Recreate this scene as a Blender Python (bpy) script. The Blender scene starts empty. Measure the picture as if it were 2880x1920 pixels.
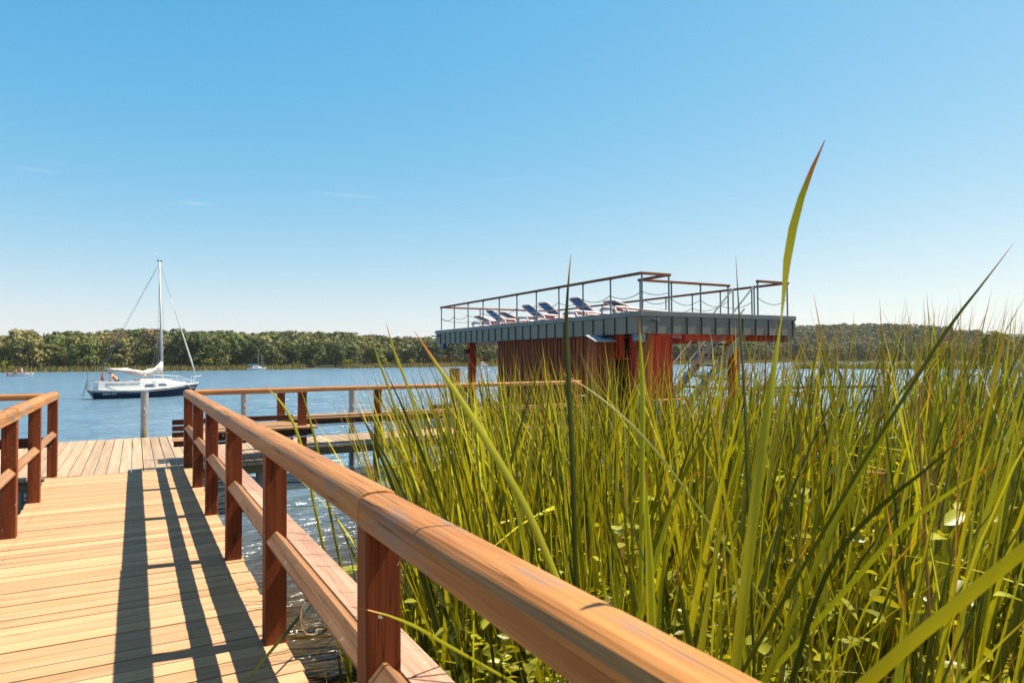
import bpy, math, random
import numpy as np
from mathutils import Vector, Matrix

rad = math.radians
SC = bpy.context.scene
COL = SC.collection

# ------------------------------------------------------------------ camera
# world: +Y runs along the boardwalk, +X to its right, Z up, water level z = 0
yaw, pitch, roll = rad(28.9), math.atan(47.2 / 1920), 0.0055
fwd = Vector((math.sin(yaw) * math.cos(pitch), math.cos(yaw) * math.cos(pitch), math.sin(pitch)))
r0 = Vector((math.cos(yaw), -math.sin(yaw), 0))
u0 = r0.cross(fwd)
rgt = r0 * math.cos(roll) - u0 * math.sin(roll)
upv = u0 * math.cos(roll) + r0 * math.sin(roll)
cam = bpy.data.cameras.new('camera')
cam.lens, cam.sensor_width, cam.clip_start, cam.clip_end = 24, 36, 0.05, 5000
cam.dof.use_dof = True
cam.dof.focus_distance = 9.0
cam.dof.aperture_fstop = 7.1
cam_o = bpy.data.objects.new('camera', cam)
m = Matrix((rgt, upv, -fwd)).transposed().to_4x4()
m.translation = (0, 0, 2.2)
cam_o.matrix_world = m
COL.objects.link(cam_o)
SC.camera = cam_o

# ------------------------------------------------------------------ light
SUN = Vector((0.635, -0.095, 1.0)).normalized()      # direction towards the sun
sun_elev = math.asin(SUN.z)
sun_az = math.atan2(SUN.x, SUN.y)                   # clockwise from +Y
sun = bpy.data.lights.new('sun', 'SUN')
sun.energy, sun.angle, sun.color = 5.0, rad(0.5), (1.0, 0.90, 0.74)
sun_o = bpy.data.objects.new('sun', sun)
sun_o.rotation_euler = (-SUN).to_track_quat('-Z', 'Y').to_euler()
COL.objects.link(sun_o)

W = bpy.data.worlds.new('World')
SC.world = W
W.use_nodes = True
nt = W.node_tree
for n in list(nt.nodes):
    nt.nodes.remove(n)
sky = nt.nodes.new('ShaderNodeTexSky')
sky.sky_type = 'NISHITA'
sky.sun_disc = False
sky.sun_elevation, sky.sun_rotation = sun_elev, sun_az
sky.altitude, sky.air_density, sky.dust_density, sky.ozone_density = 0, 1.0, 0.3, 3.0
bg = nt.nodes.new('ShaderNodeBackground')
bg.inputs['Strength'].default_value = 0.10
out = nt.nodes.new('ShaderNodeOutputWorld')
sep = nt.nodes.new('ShaderNodeSeparateColor')
com = nt.nodes.new('ShaderNodeCombineColor')
nt.links.new(sky.outputs[0], sep.inputs[0])
def wmath(op, a, b=None):
    nd = nt.nodes.new('ShaderNodeMath'); nd.operation = op
    for s_, x in ((nd.inputs[0], a), (nd.inputs[1], b)):
        if x is None: continue
        if isinstance(x, (int, float)): s_.default_value = x
        else: nt.links.new(x, s_)
    return nd.outputs[0]
# film response of the clear sky, per channel
xr = wmath('POWER', sep.outputs[0], 1.9)
nt.links.new(wmath('DIVIDE', wmath('MULTIPLY', xr, 0.43), wmath('ADD', wmath('MULTIPLY', xr, 0.06), 1.0)), com.inputs[0])
nt.links.new(wmath('MULTIPLY', wmath('POWER', sep.outputs[1], 0.64), 1.40), com.inputs[1])
nt.links.new(wmath('MULTIPLY', wmath('POWER', sep.outputs[2], 0.27), 2.80), com.inputs[2])
# faint high wisps of cloud low in the sky
wtc = nt.nodes.new('ShaderNodeTexCoord')
wmp = nt.nodes.new('ShaderNodeMapping'); wmp.inputs['Scale'].default_value = (5.0, 5.0, 95.0); wmp.inputs['Location'].default_value = (3.1, 0.4, 0)
wno = nt.nodes.new('ShaderNodeTexNoise'); wno.inputs['Scale'].default_value = 1.0; wno.inputs['Detail'].default_value = 5.0
nt.links.new(wtc.outputs['Generated'], wmp.inputs['Vector']); nt.links.new(wmp.outputs[0], wno.inputs['Vector'])
wsp = nt.nodes.new('ShaderNodeSeparateXYZ'); nt.links.new(wtc.outputs['Generated'], wsp.inputs[0])
el = nt.nodes.new('ShaderNodeMapRange'); el.interpolation_type = 'SMOOTHSTEP'
el.inputs[1].default_value, el.inputs[2].default_value, el.inputs[3].default_value, el.inputs[4].default_value = 0.30, 0.20, 0.0, 1.0
nt.links.new(wsp.outputs[2], el.inputs[0])
wr_ = nt.nodes.new('ShaderNodeMapRange'); wr_.interpolation_type = 'SMOOTHSTEP'
wr_.inputs[1].default_value, wr_.inputs[2].default_value, wr_.inputs[3].default_value, wr_.inputs[4].default_value = 0.65, 0.80, 0.0, 0.30
nt.links.new(wno.outputs['Fac'], wr_.inputs[0])
cmx = nt.nodes.new('ShaderNodeMix'); cmx.data_type = 'RGBA'
nt.links.new(wmath('MULTIPLY', wr_.outputs[0], el.outputs[0]), cmx.inputs['Factor'])
nt.links.new(com.outputs[0], cmx.inputs[6]); cmx.inputs[7].default_value = (4.6, 4.9, 5.1, 1)
# sky above the view darkened and warmed, to deepen and warm the shade
zr_ = nt.nodes.new('ShaderNodeMapRange'); zr_.interpolation_type = 'SMOOTHSTEP'
zr_.inputs[1].default_value, zr_.inputs[2].default_value, zr_.inputs[3].default_value, zr_.inputs[4].default_value = 0.46, 0.90, 1.0, 0.0
nt.links.new(wsp.outputs[2], zr_.inputs[0])
zm = nt.nodes.new('ShaderNodeMix'); zm.data_type, zm.blend_type = 'RGBA', 'MULTIPLY'
zm.inputs['Factor'].default_value = 1.0
zc = nt.nodes.new('ShaderNodeMix'); zc.data_type = 'RGBA'
zc.inputs[6].default_value = (0.46, 0.36, 0.32, 1); zc.inputs[7].default_value = (1, 1, 1, 1)
nt.links.new(zr_.outputs[0], zc.inputs['Factor'])
nt.links.new(cmx.outputs[2], zm.inputs[6]); nt.links.new(zc.outputs[2], zm.inputs[7])
nt.links.new(zm.outputs[2], bg.inputs[0])
nt.links.new(bg.outputs[0], out.inputs[0])

SC.view_settings.view_transform = 'Standard'
SC.view_settings.look = 'None'
SC.view_settings.exposure = 0.96
SC.view_settings.gamma = 1.0
SC.render.engine = 'CYCLES'
SC.cycles.max_bounces = 8
SC.cycles.transparent_max_bounces = 8
SC.cycles.use_denoising = True

# ------------------------------------------------------------------ helpers
class MB:
    """collects geometry in world coordinates, builds one mesh object"""
    def __init__(self):
        self.v, self.f, self.a = [], [], []

    def add(self, vs, fs, val=None):
        val = random.random() if val is None else val
        b = len(self.v)
        self.v += [tuple(p) for p in vs]
        self.a += [val] * len(vs)
        self.f += [tuple(i + b for i in f) for f in fs]
        return self

    def box(self, x0, x1, y0, y1, z0, z1, val=None):
        vs = [(x, y, z) for z in (z0, z1) for y in (y0, y1) for x in (x0, x1)]
        fs = [(0, 2, 3, 1), (4, 5, 7, 6), (0, 1, 5, 4), (2, 6, 7, 3), (0, 4, 6, 2), (1, 3, 7, 5)]
        return self.add(vs, fs, val)

    def prism(self, prof, p, q, side, up, val=None):
        """extrude the closed profile (side, up coordinates) from p to q"""
        p, q, side, up = Vector(p), Vector(q), Vector(side), Vector(up)
        n = len(prof)
        vs = [o + side * a + up * b for o in (p, q) for a, b in prof]
        fs = [(i, (i + 1) % n, n + (i + 1) % n, n + i) for i in range(n)]
        fs += [tuple(range(n - 1, -1, -1)), tuple(range(n, 2 * n))]
        return self.add(vs, fs, val)

    def beam(self, p, q, w, h, up=(0, 0, 1), val=None):
        p, q = Vector(p), Vector(q)
        d = (q - p).normalized()
        s = d.cross(Vector(up))
        if s.length < 1e-4:
            s = d.cross(Vector((1, 0, 0)))
        s.normalize()
        u = s.cross(d)
        return self.prism([(-w / 2, -h / 2), (w / 2, -h / 2), (w / 2, h / 2), (-w / 2, h / 2)], p, q, s, u, val)

    def tube(self, pts, r, n=8, val=None):
        pts = [Vector(p) for p in pts]
        rs = r if isinstance(r, (list, tuple)) else [r] * len(pts)
        vs, fs = [], []
        ref = None
        for i, p in enumerate(pts):
            d = (pts[min(i + 1, len(pts) - 1)] - pts[max(i - 1, 0)]).normalized()
            if ref is None:
                ref = Vector((0, 0, 1)) if abs(d.z) < 0.9 else Vector((1, 0, 0))
            s = d.cross(ref).normalized()
            u = s.cross(d)
            for k in range(n):
                t = 2 * math.pi * k / n
                vs.append(p + (s * math.cos(t) + u * math.sin(t)) * rs[i])
        for i in range(len(pts) - 1):
            for k in range(n):
                a, b = i * n + k, i * n + (k + 1) % n
                fs.append((a, b, b + n, a + n))
        fs.append(tuple(range(n - 1, -1, -1)))
        fs.append(tuple(range((len(pts) - 1) * n, len(pts) * n)))
        return self.add(vs, fs, val)

    def loft(self, rings, val=None, cap=True):
        n = len(rings[0])
        vs = [p for r in rings for p in r]
        fs = []
        for i in range(len(rings) - 1):
            for k in range(n):
                a, b = i * n + k, i * n + (k + 1) % n
                fs.append((a, b, b + n, a + n))
        if cap:
            fs.append(tuple(range(n - 1, -1, -1)))
            fs.append(tuple(range((len(rings) - 1) * n, len(rings) * n)))
        return self.add(vs, fs, val)

    def quad(self, a, b, c, d, val=None):
        return self.add([a, b, c, d], [(0, 1, 2, 3)], val)

    def build(self, name, mat, parent=None, smooth=False, bevel=0):
        me = bpy.data.meshes.new(name)
        o = Vector((0, 0, 0))
        if parent is not None:
            o = ROOT.get(parent.name, o)
        me.from_pydata([(x - o.x, y - o.y, z - o.z) for x, y, z in self.v], [], self.f)
        at = me.attributes.new('rnd', 'FLOAT', 'POINT')
        at.data.foreach_set('value', self.a)
        me.materials.append(mat)
        me.update()
        if smooth:
            me.shade_smooth()
        ob = bpy.data.objects.new(name, me)
        COL.objects.link(ob)
        if parent is not None:
            ob.parent = parent
            ROOT[ob.name] = o
        if bevel:
            bv = ob.modifiers.new('bevel', 'BEVEL')
            bv.width, bv.segments, bv.limit_method = bevel, 2, 'ANGLE'
            bv.angle_limit = rad(50)
        return ob

ROOT = {}       # world position of each thing's empty while it is being built

def thing(name, label, cat, loc=(0, 0, 0), group=None):
    o = bpy.data.objects.new(name, None)
    o.location = loc
    o.empty_display_size = 0.2
    COL.objects.link(o)
    ROOT[o.name] = Vector(loc)
    o['label'], o['category'] = label, cat
    if group:
        o['group'] = group
    return o

def tag(o, label=None, cat=None, group=None, kind=None):
    if label: o['label'] = label
    if cat: o['category'] = cat
    if group: o['group'] = group
    if kind: o['kind'] = kind
    return o

def copy_tree(o, parent=None):
    c = o.copy()
    COL.objects.link(c)
    if parent is not None:
        c.parent = parent
    for ch in list(o.children):
        copy_tree(ch, c)
    return c

def np_mesh(name, verts, quads, attrs, mat, smooth=False, tris=False):
    k = 3 if tris else 4
    me = bpy.data.meshes.new(name)
    me.vertices.add(len(verts))
    me.vertices.foreach_set('co', np.asarray(verts, np.float32).ravel())
    me.loops.add(len(quads) * k)
    me.loops.foreach_set('vertex_index', np.asarray(quads, np.int32).ravel())
    me.polygons.add(len(quads))
    me.polygons.foreach_set('loop_start', np.arange(0, len(quads) * k, k, dtype=np.int32))
    me.polygons.foreach_set('loop_total', np.full(len(quads), k, np.int32))
    for an, av in attrs.items():
        at = me.attributes.new(an, 'FLOAT', 'POINT')
        at.data.foreach_set('value', np.asarray(av, np.float32))
    me.materials.append(mat)
    me.update(calc_edges=True)
    if smooth:
        me.shade_smooth()
    return me

# ------------------------------------------------------------------ materials
ALB = 0.84
def dim(c): return tuple(x * ALB for x in c)
class Mat:
    def __init__(self, name, color=(0.5, 0.5, 0.5), rough=0.5, metal=0.0, spec=0.5):
        self.m = bpy.data.materials.new(name)
        self.m.use_nodes = True
        self.t = self.m.node_tree
        self.p = self.t.nodes['Principled BSDF']
        self.p.inputs['Base Color'].default_value = (*color, 1)
        self.p.inputs['Roughness'].default_value = rough
        self.p.inputs['Metallic'].default_value = metal
        self.p.inputs['Specular IOR Level'].default_value = spec

    def n(self, typ, **kw):
        nd = self.t.nodes.new(typ)
        for k, v in kw.items():
            if k.startswith('i_'):
                key = k[2:]
                nd.inputs[int(key) if key.isdigit() else key.replace('_', ' ')].default_value = v
            else:
                setattr(nd, k, v)
        return nd

    def l(self, a, b):
        self.t.links.new(a, b)

    def coords(self, scale, kind='Object', rnd=0.0):
        tc = self.n('ShaderNodeTexCoord')
        src = tc.outputs[kind]
        if rnd:
            at = self.n('ShaderNodeAttribute', attribute_name='rnd')
            mu = self.n('ShaderNodeMath', operation='MULTIPLY', i_1=rnd)
            self.l(at.outputs['Fac'], mu.inputs[0])
            ad = self.n('ShaderNodeVectorMath', operation='ADD')
            self.l(src, ad.inputs[0])
            self.l(mu.outputs[0], ad.inputs[1])
            src = ad.outputs[0]
        mp = self.n('ShaderNodeMapping')
        mp.inputs['Scale'].default_value = scale
        self.l(src, mp.inputs['Vector'])
        return mp.outputs[0]

    def noise(self, vec, scale=1.0, detail=3.0, rough=0.55, dist=0.0):
        nd = self.n('ShaderNodeTexNoise', i_Scale=scale, i_Detail=detail, i_Roughness=rough, i_Distortion=dist)
        self.l(vec, nd.inputs['Vector'])
        return nd.outputs['Fac']

    def ramp(self, fac, stops):
        nd = self.n('ShaderNodeValToRGB')
        els = nd.color_ramp.elements
        while len(els) < len(stops):
            els.new(0.5)
        for e, (pos, c) in zip(els, stops):
            e.position = pos
            e.color = (*c, 1) if len(c) == 3 else c
        self.l(fac, nd.inputs['Fac'])
        return nd.outputs['Color']

    def mix(self, fac, a, b, blend='MIX'):
        nd = self.n('ShaderNodeMix', data_type='RGBA', blend_type=blend)
        for s, x in ((nd.inputs['Factor'], fac), (nd.inputs[6], a), (nd.inputs[7], b)):
            if isinstance(x, (int, float)):
                s.default_value = x
            elif isinstance(x, tuple):
                s.default_value = (*x, 1)
            else:
                self.l(x, s)
        return nd.outputs[2]

    def bump(self, h, strength=0.3, dist=0.01):
        nd = self.n('ShaderNodeBump', i_Strength=strength, i_Distance=dist)
        self.l(h, nd.inputs['Height'])
        self.l(nd.outputs[0], self.p.inputs['Normal'])

def plain(name, color, rough=0.5, metal=0.0, var=0.12, scale=4.0, spec=0.5, bump=0.0):
    """paint, plastic or metal with slight mottling and dirt"""
    color = dim(color)
    M = Mat(name, color, rough, metal, spec)
    f = M.noise(M.coords((scale,) * 3), 1.0, 5.0, 0.6)
    lo = tuple(c * (1 - var) for c in color)
    hi = tuple(min(1, c * (1 + var)) for c in color)
    M.l(M.ramp(f, [(0.3, lo), (0.7, hi)]), M.p.inputs['Base Color'])
    if bump:
        M.bump(f, bump, 0.01)
    return M.m

def wood(name, dark, light, axis, rough=0.65, cracks=0.5, grey=0.0, spots=0.0, tone=0.16, across=16.0, knots=0.5, grain=0.28):
    """boards with grain along axis, tone per board from the rnd attribute"""
    dark, light = dim(dark), dim(light)
    M = Mat(name, light, rough, 0.0, 0.25)
    def sc(a, b):
        s = [b, b, b]
        s['xyz'.index(axis)] = a
        return tuple(s)
    g = M.noise(M.coords(sc(0.7, across), rnd=37.0), 1.0, 6.0, 0.62, 0.25)
    col = M.ramp(g, [(0.30, dark), (0.62, light), (0.85, tuple(min(1, c * 1.08) for c in light))])
    mid = M.noise(M.coords(sc(1.1, across * 3.2), rnd=19.0), 1.0, 4.0, 0.65, 0.4)
    col = M.mix(0.32, col, M.ramp(mid, [(0.32, (0.72, 0.62, 0.55)), (0.60, (1.05, 1.05, 1.05))]), 'MULTIPLY')
    fine = M.noise(M.coords(sc(3.0, 150.0), rnd=11.0), 1.0, 3.0, 0.6)
    col = M.mix(grain, col, M.ramp(fine, [(0.3, (0.55, 0.5, 0.45)), (0.6, (1, 1, 1))]), 'MULTIPLY')
    if knots:
        k = M.n('ShaderNodeTexVoronoi', i_Scale=1.0, feature='F1')
        M.l(M.coords(sc(2.2, 7.0), rnd=53.0), k.inputs['Vector'])
        col = M.mix(M.ramp(k.outputs['Distance'], [(0.05, (knots,) * 3), (0.16, (0, 0, 0))]), col, tuple(c * 0.45 for c in dark))
    if grey:
        w = M.noise(M.coords(sc(1.6, 9.0), rnd=5.0), 1.0, 4.0, 0.6)
        col = M.mix(M.ramp(w, [(0.56, (0, 0, 0)), (0.74, (grey,) * 3)]), col, (0.20, 0.185, 0.175))
    if cracks:
        c = M.noise(M.coords(sc(0.35, 24.0), rnd=91.0), 1.0, 2.0, 0.5)
        col = M.mix(M.ramp(c, [(0.50 - 0.012, (0, 0, 0)), (0.50, (cracks,) * 3), (0.50 + 0.012, (0, 0, 0))]), col, tuple(x * 0.22 for x in dark))
    if spots:
        s = M.noise(M.coords((38, 38, 38), rnd=3.0), 1.0, 1.0)
        col = M.mix(M.ramp(s, [(0.74, (0, 0, 0)), (0.77, (spots,) * 3)]), col, (0.75, 0.70, 0.62))
    at = M.n('ShaderNodeAttribute', attribute_name='rnd')
    col = M.mix(1.0, col, M.ramp(at.outputs['Fac'], [(0, (1 - tone,) * 3), (1, (1 + tone * 0.5,) * 3)]), 'MULTIPLY')
    M.l(col, M.p.inputs['Base Color'])
    M.bump(g, 0.35, 0.006)
    return M.m

def leaf_mat(name, base, tip, vein=None, trans=0.45, rough=0.45, tipstart=0.86, var=0.35, old=None, objvar=0.0, deep=None):
    """leaf: colour along the blade (attribute t) and per-leaf variation (rnd)"""
    M = Mat(name, base, rough, 0.0, 0.28)
    t = M.n('ShaderNodeAttribute', attribute_name='t').outputs['Fac']
    r = M.n('ShaderNodeAttribute', attribute_name='rnd').outputs['Fac']
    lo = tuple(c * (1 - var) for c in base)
    if deep: lo = deep  # random dark leaves: leaf variety plus the bed's shade put into colour
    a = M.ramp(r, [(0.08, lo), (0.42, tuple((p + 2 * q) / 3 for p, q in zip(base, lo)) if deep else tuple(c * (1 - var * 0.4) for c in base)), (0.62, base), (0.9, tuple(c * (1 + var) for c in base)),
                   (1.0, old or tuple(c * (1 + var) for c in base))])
    oi = M.n('ShaderNodeObjectInfo')
    if objvar:
        a = M.mix(1.0, a, M.ramp(oi.outputs['Random'], [(0, (1 - objvar,) * 3), (1, (1 + objvar, 1 + objvar, 1 + objvar * 0.6))]), 'MULTIPLY')
    col = M.mix(M.ramp(t, [(tipstart, (0, 0, 0)), (min(1, tipstart + 0.1), (1, 1, 1))]), a, tip)
    streak = M.noise(M.coords((9, 9, 2.0)), 1.0, 2.0)
    col = M.mix(0.3, col, M.ramp(streak, [(0.35, (0.65, 0.65, 0.55)), (0.65, (1.1, 1.1, 1.0))]), 'MULTIPLY')
    wv = M.n('ShaderNodeMath', operation='MULTIPLY', i_1=46.0)
    M.l(M.n('ShaderNodeAttribute', attribute_name='across').outputs['Fac'], wv.inputs[0])
    sn = M.n('ShaderNodeMath', operation='SINE')
    M.l(wv.outputs[0], sn.inputs[0])
    vm = M.n('ShaderNodeMapRange', i_1=-1.0, i_2=1.0, i_3=0.84, i_4=1.08)
    M.l(sn.outputs[0], vm.inputs[0])
    col = M.mix(1.0, col, vm.outputs[0], 'MULTIPLY')
    sp = M.noise(M.coords((55, 55, 30)), 1.0, 2.0)
    col = M.mix(M.ramp(sp, [(0.66, (0, 0, 0)), (0.74, (0.45,) * 3)]), col, (0.22, 0.13, 0.04))
    M.l(col, M.p.inputs['Base Color'])
    tr = M.n('ShaderNodeBsdfTranslucent')
    M.l(M.mix(1.0, col, (1.25, 1.1, 0.45), 'MULTIPLY'), tr.inputs['Color'])
    mx = M.n('ShaderNodeMixShader', i_0=trans)
    M.l(M.p.outputs[0], mx.inputs[1])
    M.l(tr.outputs[0], mx.inputs[2])
    M.l(mx.outputs[0], M.t.nodes['Material Output'].inputs['Surface'])
    return M.m

def water_mat():
    M = Mat('water', (0.055, 0.040, 0.014), 0.18, 0.0, 0.5)
    M.p.inputs['IOR'].default_value = 1.33
    tc = M.n('ShaderNodeTexCoord')
    def layer(scale, rot, detail, rough=0.5, dist=0.4):
        mp = M.n('ShaderNodeMapping')
        mp.inputs['Scale'].default_value = scale
        mp.inputs['Rotation'].default_value = (0, 0, rot)
        M.l(tc.outputs['Object'], mp.inputs['Vector'])
        return M.noise(mp.outputs[0], 1.0, detail, rough, dist)
    a = layer((0.8, 2.4, 1), rad(18), 3.0)
    b = layer((2.2, 7.0, 1), rad(32), 3.0)
    c = layer((0.20, 0.62, 1), rad(8), 3.0)
    s = M.n('ShaderNodeMath', operation='MULTIPLY_ADD', i_1=0.34)
    M.l(b, s.inputs[0]); M.l(a, s.inputs[2])
    s2 = M.n('ShaderNodeMath', operation='MULTIPLY_ADD', i_1=2.6)
    M.l(c, s2.inputs[0]); M.l(s.outputs[0], s2.inputs[2])
    M.bump(s2.outputs[0], 1.0, 0.46)
    # sky reflection put into the open water's blue, brown peaty shallows by the bank
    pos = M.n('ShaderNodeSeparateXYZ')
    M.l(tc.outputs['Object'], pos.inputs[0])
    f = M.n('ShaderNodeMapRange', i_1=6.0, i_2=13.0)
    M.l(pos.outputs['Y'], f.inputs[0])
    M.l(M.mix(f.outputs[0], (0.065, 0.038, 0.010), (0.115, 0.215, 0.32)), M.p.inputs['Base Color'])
    return M.m
random.seed(7)
MAT = {}
MAT['ramp_deck'] = wood('ramp_deck', (0.60, 0.355, 0.175), (0.72, 0.460, 0.260), 'x', cracks=0.35, tone=0.22, across=16, knots=0.35, grey=0.3, grain=0.4)
MAT['platform_deck'] = wood('platform_deck', (0.44, 0.29, 0.18), (0.62, 0.455, 0.31), 'y', cracks=0.35, tone=0.2, grey=0.35, across=20, knots=0.25)
MAT['handrail_y'] = wood('handrail_y', (0.38, 0.14, 0.038), (0.63, 0.295, 0.09), 'y', rough=0.5, cracks=0.9, grey=0.85, tone=0.1, across=12, grain=0.6)
MAT['handrail_x'] = wood('handrail_x', (0.36, 0.13, 0.040), (0.58, 0.26, 0.085), 'x', rough=0.5, cracks=0.6, grey=0.35, tone=0.1)
MAT['post'] = wood('post', (0.12, 0.022, 0.007), (0.31, 0.074, 0.018), 'z', rough=0.55, cracks=0.7, spots=0.7, tone=0.25, across=13, knots=0.8)
MAT['board_y'] = wood('board_y', (0.36, 0.20, 0.14), (0.56, 0.35, 0.25), 'y', cracks=0.5, grey=0.5, spots=0.5)
MAT['mid_rail'] = wood('mid_rail', (0.26, 0.12, 0.05), (0.44, 0.23, 0.11), 'y', cracks=0.5, grey=0.4, spots=0.4)
MAT['board_x'] = wood('board_x', (0.36, 0.19, 0.09), (0.52, 0.30, 0.15), 'x', cracks=0.5, grey=0.3)
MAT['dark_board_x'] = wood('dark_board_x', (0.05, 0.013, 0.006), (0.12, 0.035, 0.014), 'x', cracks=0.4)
MAT['beam'] = wood('beam', (0.10, 0.065, 0.03), (0.30, 0.21, 0.11), 'x', cracks=0.5, grey=0.5, across=8)
MAT['steel'] = plain('steel', (0.26, 0.28, 0.29), 0.45, 0.5, 0.2, 5)
MAT['pile_steel'] = plain('pile_steel', (0.36, 0.375, 0.38), 0.5, 0.25, 0.15, 6)
MAT['bright_steel'] = plain('bright_steel', (0.75, 0.75, 0.75), 0.3, 0.9, 0.1)
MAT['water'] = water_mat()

# ------------------------------------------------------------------ water and land
shore = [(-420, 330), (-260, 250), (-150, 205), (-80, 180), (-24, 165), (0, 158), (23, 154), (52, 166), (79, 171), (101, 163), (144, 160),
         (190, 178), (226, 186), (260, 172), (305, 152), (380, 118), (480, 60), (640, -60)]
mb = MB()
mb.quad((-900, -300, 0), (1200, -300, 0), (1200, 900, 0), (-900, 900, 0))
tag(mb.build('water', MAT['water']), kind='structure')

ground = plain('forest_floor', (0.05, 0.055, 0.02), 0.9, 0, 0.4, 0.4)
SH = np.array(shore, float)
def shore_dist(x, y):
    """signed distance behind the shoreline (positive on land)"""
    p = np.stack([np.atleast_1d(x), np.atleast_1d(y)], -1).astype(float)[:, None, :]
    a, b = SH[None, :-1], SH[None, 1:]
    ab = b - a
    t = np.clip(((p - a) * ab).sum(-1) / (ab * ab).sum(-1), 0, 1)
    dv = p - (a + ab * t[..., None])
    dist = np.linalg.norm(dv, axis=-1)
    i = dist.argmin(1)
    k = np.arange(len(i))
    cross = ab[0][i][:, 0] * dv[k, i, 1] - ab[0][i][:, 1] * dv[k, i, 0]
    return dist[k, i] * np.where(cross >= 0, 1, -1)
def hill(x, y):
    x, y = np.atleast_1d(np.asarray(x, float)), np.atleast_1d(np.asarray(y, float))
    d = shore_dist(x, y)
    k = np.clip((d - 12) / 120, 0, 1)
    k = k * k * (3 - 2 * k)
    right = np.clip((x - 110) / 130, 0, 1)
    h = np.clip(d * 0.05, None, 0.5) + k * (5.6 + 9.2 * right + 1.1 * np.sin(x * 0.035) + 0.7 * np.sin(x * 0.083 + 1.7))
    return np.where(d < 0, np.maximum(-1.5, 0.25 * d), h)
def hill_at(x, y): return float(hill(x, y)[0])
gx = np.concatenate([np.arange(-700, -120, 40), np.arange(-120, 420, 8), np.arange(420, 1101, 40)])
gy = np.concatenate([np.arange(-120, 90, 30), np.arange(90, 420, 8), np.arange(420, 1400, 70)])
GX, GY = np.meshgrid(gx, gy, indexing='ij')
GZ = hill(GX.ravel(), GY.ravel()).reshape(GX.shape)
nx_, ny_ = GX.shape
mb = MB()
fs = []
for i in range(nx_ - 1):
    for j in range(ny_ - 1):
        if GZ[i:i + 2, j:j + 2].max() > -1.2:
            fs.append((i * ny_ + j, (i + 1) * ny_ + j, (i + 1) * ny_ + j + 1, i * ny_ + j + 1))
mb.add([tuple(p) for p in np.stack([GX.ravel(), GY.ravel(), GZ.ravel()], 1)], fs)
tag(mb.build('hills', ground, smooth=True), kind='structure')

mud = plain('mud', (0.030, 0.024, 0.010), 0.8, 0, 0.4, 3.0, bump=0.5)
mb = MB()
bank = [(1.9, -3), (1.75, 0), (1.9, 1.5), (2.3, 3.0), (3.0, 4.6), (4.0, 6.0), (5.2, 7.4), (6.6, 8.2), (8.4, 7.6), (10.2, 6.8), (13, 6.4), (17, 6.6), (22, 6), (24, 2), (24, -3)]
cx, cy = 10, 2.0
inner = [(cx + (x - cx) * 0.86, cy + (y - cy) * 0.86) for x, y in bank]
n = len(bank)
vs = [(x, y, -0.12) for x, y in bank] + [(x, y, 0.05) for x, y in inner] + [(cx, cy, 0.12)]
fs = [(i, (i + 1) % n, n + (i + 1) % n, n + i) for i in range(n)] + [(n + i, n + (i + 1) % n, 2 * n) for i in range(n)]
mb.add(vs, fs)
tag(mb.build('added_mud_bank', mud, smooth=True), kind='structure')  # added under the reeds to keep gaps dark instead of reflecting sky

# ------------------------------------------------------------------ boardwalk, platform, walkway
DZ = 0.70
def planks(mb, along, a0, a1, b0, b1, pitch, z1, th=0.035, gap=0.012, ragged=0.012):
    """a: across the planks (their pitch), b: their length; along = axis of a plank"""
    a = a0
    while a < a1 - 0.02:
        w = min(pitch - gap, a1 - a)
        dz = random.uniform(-0.002, 0.002)
        e0, e1 = b0 + random.uniform(-ragged, ragged), b1 + random.uniform(-ragged, ragged)
        g = random.uniform(-0.0015, 0.0015)
        if along == 'x':
            mb.box(e0, e1, a + g, a + w, z1 - th + dz, z1 + dz)
        else:
            mb.box(a + g, a + w, e0, e1, z1 - th + dz, z1 + dz)
        a += pitch

bw = thing('boardwalk', 'boardwalk of warm tan cross planks leading from the foreground to the platform', 'boardwalk', (0, 4, DZ))
mb = MB(); planks(mb, 'x', -2.2, 10.54, -0.99, 0.72, 0.137, DZ)
mb.build('deck', MAT['ramp_deck'], bw, bevel=0.003)
mb = MB()
yy = -2.2
while yy < 10.5:
    for x in (-0.86, 0.585):
        for dy in (0.035, 0.095):
            cx_, cy_ = x + random.uniform(-0.012, 0.012), yy + dy
            mb.add([(cx_ + 0.0055 * math.cos(k * math.pi / 3), cy_ + 0.0055 * math.sin(k * math.pi / 3), DZ + 0.0032) for k in range(6)], [tuple(range(6))])
    yy += 0.137
tag(mb.build('screw_heads', plain('screw', (0.05, 0.04, 0.035), 0.6), bw), kind='stuff')
for x in (-0.75, 0.45):
    MB().box(x, x + 0.1, -2.2, 10.5, DZ - 0.2, DZ - 0.037).build('beam', MAT['beam'], bw)
for x in (-0.7, 0.5):
    for y in (1.2, 6.2):
        MB().tube([(x, y, -0.6), (x, y, DZ - 0.201)], 0.06, 12).build('pile', MAT['pile_steel'], bw, smooth=False)

pf = thing('platform', 'wide pale plank platform across the end of the boardwalk', 'platform', (-2, 12.8, DZ))
mb = MB(); planks(mb, 'y', -7.5, 2.36, 10.57, 15.13, 0.1465, DZ)
mb.build('deck', MAT['platform_deck'], pf, bevel=0.003)
MB().box(-7.5, 2.3, 10.68, 10.80, DZ - 0.17, DZ - 0.038).build('edge_beam', MAT['beam'], pf)
MB().box(-7.5, 2.3, 14.9, 15.0, DZ - 0.17, DZ - 0.038).build('edge_beam', MAT['beam'], pf)
for x, y, r in ((1.66, 10.95, 0.05), (1.93, 10.74, 0.065), (-1.3, 10.74, 0.06), (-4.2, 10.74, 0.06), (0.2, 14.7, 0.06)):
    MB().tube([(x, y, -0.6), (x, y, DZ - 0.171)], r, 14).build('pile', MAT['pile_steel'], pf, smooth=False)

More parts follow.
